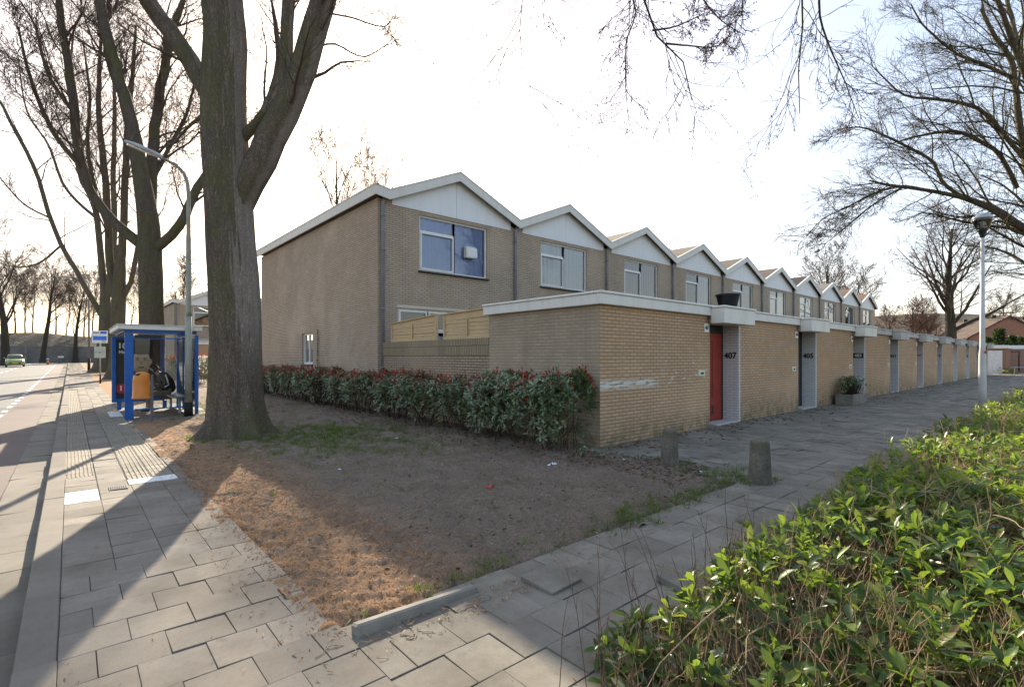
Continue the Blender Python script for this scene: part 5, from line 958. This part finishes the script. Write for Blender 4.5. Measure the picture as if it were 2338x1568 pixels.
# far lamp posts, island
for (u, Y, h, lb) in ((203, 47, 8.5, 'thin grey lamp post left of the bus stop sign'), (152, 92, 8.5, 'distant pale lamp post at the far end of the road')):
    a = at(u, Y); t = thing('street_lamp', lb, 'street lamp', a, 0, 'distant street lamps'); mb = MB(); mb.tube([(0,0,0),(0,0,1.2)], .11, 10); mb.build('base_sleeve', M['tar'], t, True)
    mb = MB(); mb.tube([(0,0,1.2),(0,0,h-.3),(-.15,0,h),(-1.3,0,h+.2)], [.085,.06,.055,.04], 10); mb.build('pole', M['pipe'] if Y < 60 else M['steel'], t, True)
    mb = MB(); mb.bbox(-2.0,-1.25,-.12,.12,h+.13,h+.27,.04); mb.build('lamp_head', M['steel'], t)
a = at(116, 72, .32); t = thing('traffic_island', 'low kerbed traffic island in the middle of the far road', 'traffic island', a, R(41)); mb = MB(); mb.bbox(-.8,1.6,-1.6,2.2,-.15,.14,.05); mb.build('kerbing', M['kerb'], t)
t = thing('island_post', 'orange and blue bollard post standing on the traffic island', 'traffic post', (a[0]-.3, a[1]-.8, a[2]+.14)); mb = MB(); mb.tube([(0,0,0),(0,0,.55)], [.14,.12], 12); mb.build('post', M['orange'], t, True)
mb = MB(); mb.lathe([(.22,0),(.22,.04)], (0,0,0), 18); mb.v = [(a_, .0+c_, .80+b_) for a_, b_, c_ in mb.v]; mb.build('round_sign', M['blue'], t); mb = MB(); mb.bbox(-.12,.12,-.03,-.005,.72,.84,.005); mb.build('arrow', M['frame'], t)
for k, (u, Y, h) in enumerate([(139, 83, 1.2), (123, 86, 2.2)]):
    a = at(u, Y, .45); t = thing('road_sign', ['small white road sign right of the traffic island', 'pair of small pale signs above the traffic island'][k], 'road sign', a, R(-30)); mb = MB(); mb.tube([(0,0,0),(0,0,h)], .035, 8); mb.build('pole', M['steel'], t, True); mb = MB(); mb.bbox(-.45,.45,-.06,-.036,h-.3,h,.01); mb.build('board', M['frame'], t)
t = thing('noise_barrier', 'long grey fence at the foot of the wooded bank', 'fence', (-70, 106.2, .55)); mb = MB(); mb.box(-60, 110, 0, .15, -.3, 2.7); mb.build('panels', plain('barrier_grey', (.17,.155,.14), .9, .3, .8), t)
for k in range(28): mb = MB(); mb.bbox(-60+k*6.2, -59.8+k*6.2, -.06, -.002, -.3, 2.8, .01); mb.build('post', M['pipe'], t)
# green car, front towards the camera
def car():
    P = at(34, 60, .36); t = thing('parked_car', 'small light green hatchback car coming along the far road', 'car', P, R(4)); paint = plain('green_paint', (.27,.32,.10), .25, .05, 2, spec=.6)
    def loft(secs, name, mat, par):
        vs = []; n = len(secs[0][1])
        for y, ring in secs: vs += [(x, y, z) for x, z in ring]
        fs = [(i*n+j, i*n+(j+1) % n, (i+1)*n+(j+1) % n, (i+1)*n+j) for i in range(len(secs)-1) for j in range(n)] + [tuple(range(n-1,-1,-1)), tuple(range((len(secs)-1)*n, len(secs)*n))]
        mb = MB(); mb.add(vs, fs); return mb.build(name, mat, par, True)
    def ring(w, zb, zs, zt, wt): return [(-w*.94,zb),(w*.94,zb),(w,zb+.12),(w,zs),(wt,zt-.05),(wt*.85,zt),(-wt*.85,zt),(-wt,zt-.05),(-w,zs),(-w,zb+.12)]
    b = loft([(-1.85,ring(.55,.30,.50,.66,.5)),(-1.78,ring(.72,.22,.52,.72,.66)),(-1.55,ring(.80,.20,.62,.80,.72)),(-.95,ring(.82,.20,.78,.95,.74)),(-.75,ring(.82,.20,.84,.99,.75)),(.9,ring(.82,.20,.86,1.0,.76)),(1.5,ring(.81,.22,.84,1.0,.74)),(1.75,ring(.72,.30,.7,.92,.66))], 'body', paint, t)
    loft([(-.80,ring(.76,.93,.95,1.0,.74)),(-.25,ring(.74,.93,1.0,1.40,.58)),(.1,ring(.74,.93,1.0,1.46,.58)),(1.0,ring(.74,.93,1.0,1.44,.57)),(1.55,ring(.72,.93,.97,1.05,.66))], 'cabin', paint, t)
    wd = NM('car_glass', .05, .8); wd.base((.03,.05,.07)); wd = wd.m
    mb = MB(); mb.add([(-.70,-.83,1.0),(.70,-.83,1.0),(.56,-.31,1.37),(-.56,-.31,1.37)], [(0,1,2,3)]); mb.build('windscreen', wd, t)
    for sx in (-1, 1):
        mb = MB(); mb.add([(sx*.775,-.55,1.0),(sx*.775,1.25,1.0),(sx*.62,1.0,1.38),(sx*.625,-.15,1.37)], [(0,1,2,3)]); mb.build('side_window', wd, t)
        mb = MB(); mb.lathe([(.10,-.02),(.11,.0),(.06,.04)], (0,0,0), 14); mb.v = [(sx*.55+a*1.15, -1.775-c*1.3+.06, .66+b*.8) for a, b, c in mb.v]; mb.build('headlight', M['lampglass'] if 0 else M['steel'], t, True)
        mb = MB(); mb.bbox(sx*.88-.09, sx*.88+.09, -.62, -.54, .98, 1.10, .02); mb.build('wing_mirror', paint, t)
        for y in (-1.2, 1.2):
            mb = MB(); mb.tube([(sx*.66,y,.29),(sx*.83,y,.29)], .29, 18); wo = mb.build('wheel', M['tar'], t, True); mb = MB(); mb.tube([(sx*.831,y,.29),(sx*.84,y,.29)], .18, 16); mb.build('rim', M['steel'], wo)
    mb = MB(); mb.bbox(-.5,.5,-1.86,-1.80,.34,.5,.02); mb.build('grille', M['tar'], t); mb = MB(); mb.bbox(-.26,.26,-1.875,-1.861,.38,.48,.003); mb.build('number_plate', plain('yellow_plate', (.6,.42,.04), .5), t)
    mb = MB(); mb.bbox(-.70,.70,-1.83,-1.74,.24,.33,.02); mb.build('bumper', paint, t)
car()
# ------------------------------------------------------------------ person seated in the shelter
def skin(name, verts, edges, mat, par, sub=2):
    me = bpy.data.meshes.new(name); me.from_pydata([v[:3] for v in verts], edges, []); o = bpy.data.objects.new(name, me); COL.objects.link(o)
    sk = o.modifiers.new('Skin', 'SKIN'); sk.use_smooth_shade = True
    for i, v in enumerate(verts): s = me.skin_vertices[0].data[i]; s.radius = (v[3], v[4] if len(v) > 4 else v[3]); s.use_root = i == 0
    ss = o.modifiers.new('Sub', 'SUBSURF'); ss.levels = sub; ss.render_levels = sub
    dg = bpy.context.evaluated_depsgraph_get(); m2 = bpy.data.meshes.new_from_object(o.evaluated_get(dg)); bpy.data.objects.remove(o); m2.materials.clear(); m2.materials.append(mat); m2.name = name
    m2.polygons.foreach_set('use_smooth', [True]*len(m2.polygons)); return link(name, m2, par)
def person():
    t = thing('person', 'person in black hooded jacket sitting bent forward inside the bus shelter', 'person', (-4.64, 11.85, 0))
    V = [(0,0,.52,.13,.15)]; E = []
    def ch(p, i): V.append(p); E.append((i, len(V)-1)); return len(V)-1
    a = ch((-.05,0,.72,.12,.15), 0); b = ch((-.16,0,.95,.12,.16), a); c = ch((-.26,0,1.08,.055), b); d = ch((-.32,0,1.15,.07,.075), c); e = ch((-.37,0,1.22,.095,.08), d); ch((-.38,0,1.30,.075,.07), e)
    nose = ch((-.462,0,1.20,.014), e)
    for s in (-1, 1):
        sh = ch((-.16,.19*s,1.0,.065), b); el = ch((-.13,.27*s,.75,.045), sh); wr = ch((-.37,.17*s,.68,.03), el); pm = ch((-.44,.14*s,.675,.036,.02), wr)
        for k in range(4): f1 = ch((-.49-.004*(k % 2),(.14-.03+.02*k)*s,.672,.010), pm); ch((-.52+.006*abs(k-1),(.135-.028+.02*k)*s,.65,.008), f1)
        th = ch((-.45,.095*s,.69,.011), pm); ch((-.485,.075*s,.68,.009), th)
        hp = ch((-.05,.1*s,.50,.09), 0); kn = ch((-.44,.13*s,.50,.068), hp); cf = ch((-.46,.13*s,.32,.058), kn); an = ch((-.50,.13*s,.09,.04), cf); ch((-.64,.14*s,.045,.035,.045), an)
    skin('body', V, E, plain('skin', (.42,.26,.19), .5), t)
    V = [(.0,0,.48,.18,.2)]; E = []
    a = ch((-.03,0,.72,.18,.21), 0); b = ch((-.14,0,.97,.175,.21), a); ch((-.24,0,1.08,.10,.11), b)
    hd = ch((-.15,0,1.10,.09,.10), b)
    for s in (-1, 1): sh = ch((-.15,.21*s,1.0,.10), b); el = ch((-.10,.30*s,.75,.085), sh); ch((-.36,.18*s,.685,.055), el)
    skin('jacket', V, E, plain('black_jacket', (.014,.014,.016), .7), t)
    V = [(0,0,.50,.14,.16)]; E = []
    for s in (-1, 1): hp = ch((-.08,.11*s,.50,.105), 0); kn = ch((-.44,.13*s,.50,.082), hp); cf = ch((-.465,.13*s,.30,.07), kn); ch((-.495,.13*s,.11,.055), cf)
    skin('trousers', V, E, plain('khaki_trousers', (.17,.13,.085), .85), t)
    for s in (-1, 1):
        o = skin('shoe', [(-.46,.13*s,.06,.05),(-.54,.135*s,.055,.05),(-.66,.14*s,.04,.035,.045)], [(0,1),(1,2)], M['black'], t); mb = MB(); mb.bbox(-.70,-.42,.085*s if s > 0 else -.185,.185 if s > 0 else -.085,.0,.025,.008); mb.build('sole', M['frame'], o)
    skin('hair', [(-.35,0,1.24,.10,.088),(-.385,0,1.30,.088,.082),(-.30,0,1.17,.07,.07)], [(0,1),(0,2)], plain('dark_hair', (.02,.016,.013), .6), t)
    mb = MB(); mb.tube([(-.13,-.315,1.05),(-.09,-.375,.9),(-.06,-.392,.76),(-.16,-.36,.70)], .016, 6); mb.build('sleeve_stripe', M['frame'], t, True)
person()
# ------------------------------------------------------------------ far right: garage, wall, houses
t = thing('brick_garage', 'red brick garage with white door at the far end of the path', 'garage', (57.4, -.75, 0)); mb = MB(); mb.box(0,4,0,3,-.1,2.3); mb.build('wall', M['brick_red'], t); mb = MB(); mb.bbox(-.1,4.1,-.1,3.1,2.301,2.6,.01); mb.build('roof', M['frame'], t); mb = MB(); mb.bbox(-.03,-.001,.25,1.7,0,2.1,.005); mb.build('door', M['door_white'], t)
WD = Vector((5.2,-8.5,0)).normalized(); aw = math.atan2(WD.y, WD.x)
t = thing('boundary_wall', 'low orange-red brick wall across the end of the path', 'wall', (61.6, 2.0, 0), aw); mb = MB(); mb.box(0,16,0,.2,-.1,2.55); mb.build('wall', M['brick_red'], t); mb = MB(); mb.bbox(0,16,-.03,.23,2.551,2.62,.01); mb.build('coping', M['concrete'], t); mb = MB(); mb.bbox(3.2,6.0,-.05,-.001,2.3,2.66,.01); mb.build('white_panel', M['frame'], t)
t = thing('garden_gate', 'dark open metal gate frame before the orange-red wall', 'gate', (61.1, .3, 0), aw); mb = MB()
for x in (0,.9,1.8): mb.tube([(x,-.12,0),(x,-.12,2.1)], .06, 8)
mb.tube([(0,-.12,2.05),(1.8,-.12,2.05)], .05, 8); mb.build('gate_frame', M['black'], t); mb = MB()
for k in range(12): mb.tube([(.06+k*.075,-.12,.1),(.06+k*.075,-.12,2.0)], .018, 6)
mb.build('bars', M['black'], t)
t = thing('hoop_rail', 'low galvanised hoop rail in front of the wall', 'rail', (60.0, -.8, 0), aw); mb = MB(); mb.tube([(0,0,0),(0,0,.42),(.1,0,.55),(2.0,0,.55),(2.1,0,.42),(2.1,0,0)], .035, 8); mb.tube([(1.4,0,0),(1.4,0,.54)], .03, 8); mb.build('hoop', M['steel'], t, True)
t = thing('wheelie_bin', 'dark wheeled rubbish container by the wall at the right edge', 'bin', (60.9, -2.6, 0), aw); mb = MB(); mb.bbox(-.55,.55,-.4,.4,.12,1.05,.05); mb.build('body', M['pipe'], t); mb = MB(); mb.bbox(-.6,.6,-.45,.45,1.055,1.16,.03); mb.build('lid', plain('bin_lid', (.10,.07,.14), .4), t)
for x in (-.4,.4): mb = MB(); mb.tube([(x-.04,-.2,.1),(x+.04,-.2,.1)], .1, 10); mb.build('wheel', M['tar'], t)
def far_house(label, a, b, wd, ze, zr, roof, dorm=None):
    a, b = Vector(a), Vector(b); L = (b-a).length; t = thing('gabled_house', label, 'house', (a.x,a.y,0), math.atan2((b-a).y,(b-a).x), 'brown roofed houses behind the wall'); w = wd/2
    mb = MB(); mb.box(0,L,-w,w,-.1,ze); mb.add([(L,-w,ze),(L,w,ze),(L,0,zr),(0,-w,ze),(0,w,ze),(0,0,zr)], [(0,1,2),(3,5,4)]); mb.build('wall', M['brick_red'], t)
    s = (zr-ze)/w; mb = MB()
    for sg in (-1,1): mb.add([(-.2,sg*(w+.3),ze-.3*s+.05),(L+.2,sg*(w+.3),ze-.3*s+.05),(L+.2,0,zr+.05),(-.2,0,zr+.05),(-.2,sg*(w+.3),ze-.3*s+.2),(L+.2,sg*(w+.3),ze-.3*s+.2),(L+.2,0,zr+.2),(-.2,0,zr+.2)], [(0,1,2,3),(4,5,6,7),(0,1,5,4),(1,2,6,5),(3,0,4,7)])
    ro = mb.build('roof', roof, t)
    for k in range(4): mb = MB(); mb.bbox(L*.2+k*L*.2,L*.2+k*L*.2+.4,-.2,.2,zr,zr+.55,.03); mb.build('chimney_vent', M['tar'], ro)
    mb = MB()
    for k in range(int(L/4)): mb.bbox(1+k*4,3+k*4,-w-.06,-w-.002,1.0,2.3,.01)
    mb.build('windows', M['frame'], t) if 0 else None
    for k in range(int(L/4)): mb = MB(); mb.bbox(1+k*4,3+k*4,-w-.06,-w-.002,ze-1.6,ze-.5,.01); mb.build('window', M['frame'], t)
    if dorm: d = MB(); d.bbox(dorm,dorm+2.6,-w+.3,-.6,ze+.2,ze+2.0,.02); do = d.build('dormer', M['frame'], ro); d = MB(); [d.box(dorm+.2+k*.75,dorm+.8+k*.75,-w+.27,-w+.298,ze+.5,ze+1.6) for k in range(3)]; d.build('panes', plain('dormer_pane', (.45,.5,.55), .2), do)
RB = roofm('brown_roof_tiles', (.085,.062,.05))
pa, pb = px(2150, V0, 84), px(2305, V0, 64); far_house('brown roofed house with its gable end showing above the far sheds', (pa.x,pa.y,0), (pb.x,pb.y,0), 8, 4.0, 6.6, RB)
pa, pb = px(2270, V0, 76), px(2440, V0, 66); far_house('brown roofed house with a white dormer at the right edge', (pa.x,pa.y,0), (pb.x,pb.y,0), 8, 4.2, 6.7, RB, 9.2)
def evergreen(u, Y, h, wd, label, seed):
    r = np.random.default_rng(seed); p = px(u, V0, Y); t = thing('evergreen_bush', label, 'bush', (p.x,p.y,0), 0, 'evergreen bushes behind the wall'); n = 1500; z = r.random(n)**.8*h; rad = wd*(1-(z/h)**1.6*.8)*np.sqrt(r.random(n))*(1+.25*np.sin(z*3+seed)); a = r.random(n)*6.28
    C = np.stack([rad*np.cos(a),rad*np.sin(a),z],1); V = leaves(C, C*np.array([.6,.6,0])+np.array([0,0,.7])+r.normal(0,.5,C.shape), r.normal(0,1,C.shape), r.uniform(.25,.5,n), r.uniform(.1,.2,n), r, .2); link('foliage', leaf_mesh('foliage', V, M['conifer']), t); mb = MB(); mb.tube([(0,0,-.1),(0,0,h*.7)], [.1,.04], 8); mb.build('trunk', M['stem_dark'], t, True)
evergreen(2282, 55, 4.4, 1.1, 'taller dark evergreen bush behind the wall', 1); evergreen(2312, 55, 3.6, .9, 'lower dark evergreen bush at the right edge behind the wall', 2); evergreen(2258, 57, 3.5, .8, 'lower dark evergreen bush left of the taller one', 3); evergreen(2335, 54, 3.4, .9, 'dark evergreen bush cut by the right picture edge', 4)
def bird(u, v, Y, sz, label, bank):
    p = px(u, v, Y); t = thing('bird', label, 'bird', tuple(p), R(-41), 'birds in the sky'); t.rotation_euler = (0, R(bank), R(-30)); mb = MB()
    mb.lathe([(.005,-.5),(.06,-.3),(.09,0),(.06,.25),(.05,.32),(.04,.4),(.005,.46)], (0,0,0), 10); mb.v = [(x*sz, z*sz, y*sz) for x, y, z in mb.v]
    for s in (-1,1): mb.add([(x*sz*s, y*sz, z*sz) for x, y, z in ((.05,.15,.03),(.05,-.15,.03),(.45,-.1,.16),(.45,.12,.16),(1.0,-.18,.05),(.5,.0,.20),(.06,0,.07))], [(0,1,2,3),(3,2,4),(0,3,5,6),(3,4,5)])
    tag(mb.build('body', M['pipe'], t, True))
bird(1640, 370, 60, .42, 'larger gull flying in the white sky above the third roof', 70); bird(1725, 447, 70, .36, 'smaller gull flying lower above the fifth roof', 65)
# ------------------------------------------------------------------ light, sky, camera
w = bpy.data.worlds.new('World'); scn.world = w; w.use_nodes = True; nt = w.node_tree; bg = nt.nodes['Background']; sky = nt.nodes.new('ShaderNodeTexSky'); sky.sky_type = 'NISHITA'; sky.sun_disc = False
SD = Vector((cs*-.378+sn, -sn*-.378+cs, .5244)).normalized(); EL = math.asin(SD.z)
sky.sun_elevation = EL; sky.sun_rotation = math.atan2(SD.x, SD.y); sky.altitude = 0; sky.air_density = 1.0; sky.dust_density = 2.2; sky.ozone_density = 1.0
hs = nt.nodes.new('ShaderNodeHueSaturation'); hs.inputs['Saturation'].default_value = 1.65; gm = nt.nodes.new('ShaderNodeGamma'); gm.inputs[1].default_value = .42; nt.links.new(sky.outputs[0], gm.inputs[0]); nt.links.new(gm.outputs[0], hs.inputs['Color']); mu = nt.nodes.new('ShaderNodeMix'); mu.data_type = 'RGBA'; mu.blend_type = 'MULTIPLY'; mu.inputs[0].default_value = 1; mu.inputs[7].default_value = (1.15, 1.075, 1.05, 1); nt.links.new(hs.outputs[0], mu.inputs[6]); nt.links.new(mu.outputs[2], bg.inputs[0]); bg.inputs[1].default_value = .14
sl = bpy.data.lights.new('Sun', 'SUN'); sl.energy = 2.6; sl.angle = R(.5); sl.color = (1, .88, .70); so = bpy.data.objects.new('Sun', sl); COL.objects.link(so); so.rotation_euler = SD.to_track_quat('Z', 'Y').to_euler()
cam = bpy.data.cameras.new('Camera'); co = bpy.data.objects.new('Camera', cam); COL.objects.link(co); co.location = (CX, CY, CAMZ); co.rotation_euler = (R(90), 0, -YAW)
cam.sensor_width = 36; cam.lens = F/2338*36; cam.shift_y = (V0-784)/2338; cam.clip_end = 3000; cam.clip_start = .05; scn.camera = co
vs = scn.view_settings; vs.view_transform = 'Standard'; vs.look = 'None'; vs.gamma = 1; vs.use_curve_mapping = False; vs.exposure = 2.3
cy = scn.cycles; cy.use_denoising = True; cy.max_bounces = 6; cy.diffuse_bounces = 3; cy.glossy_bounces = 3; cy.transmission_bounces = 4; cy.transparent_max_bounces = 10; cy.caustics_reflective = False; cy.caustics_refractive = False; cy.sample_clamp_indirect = 8
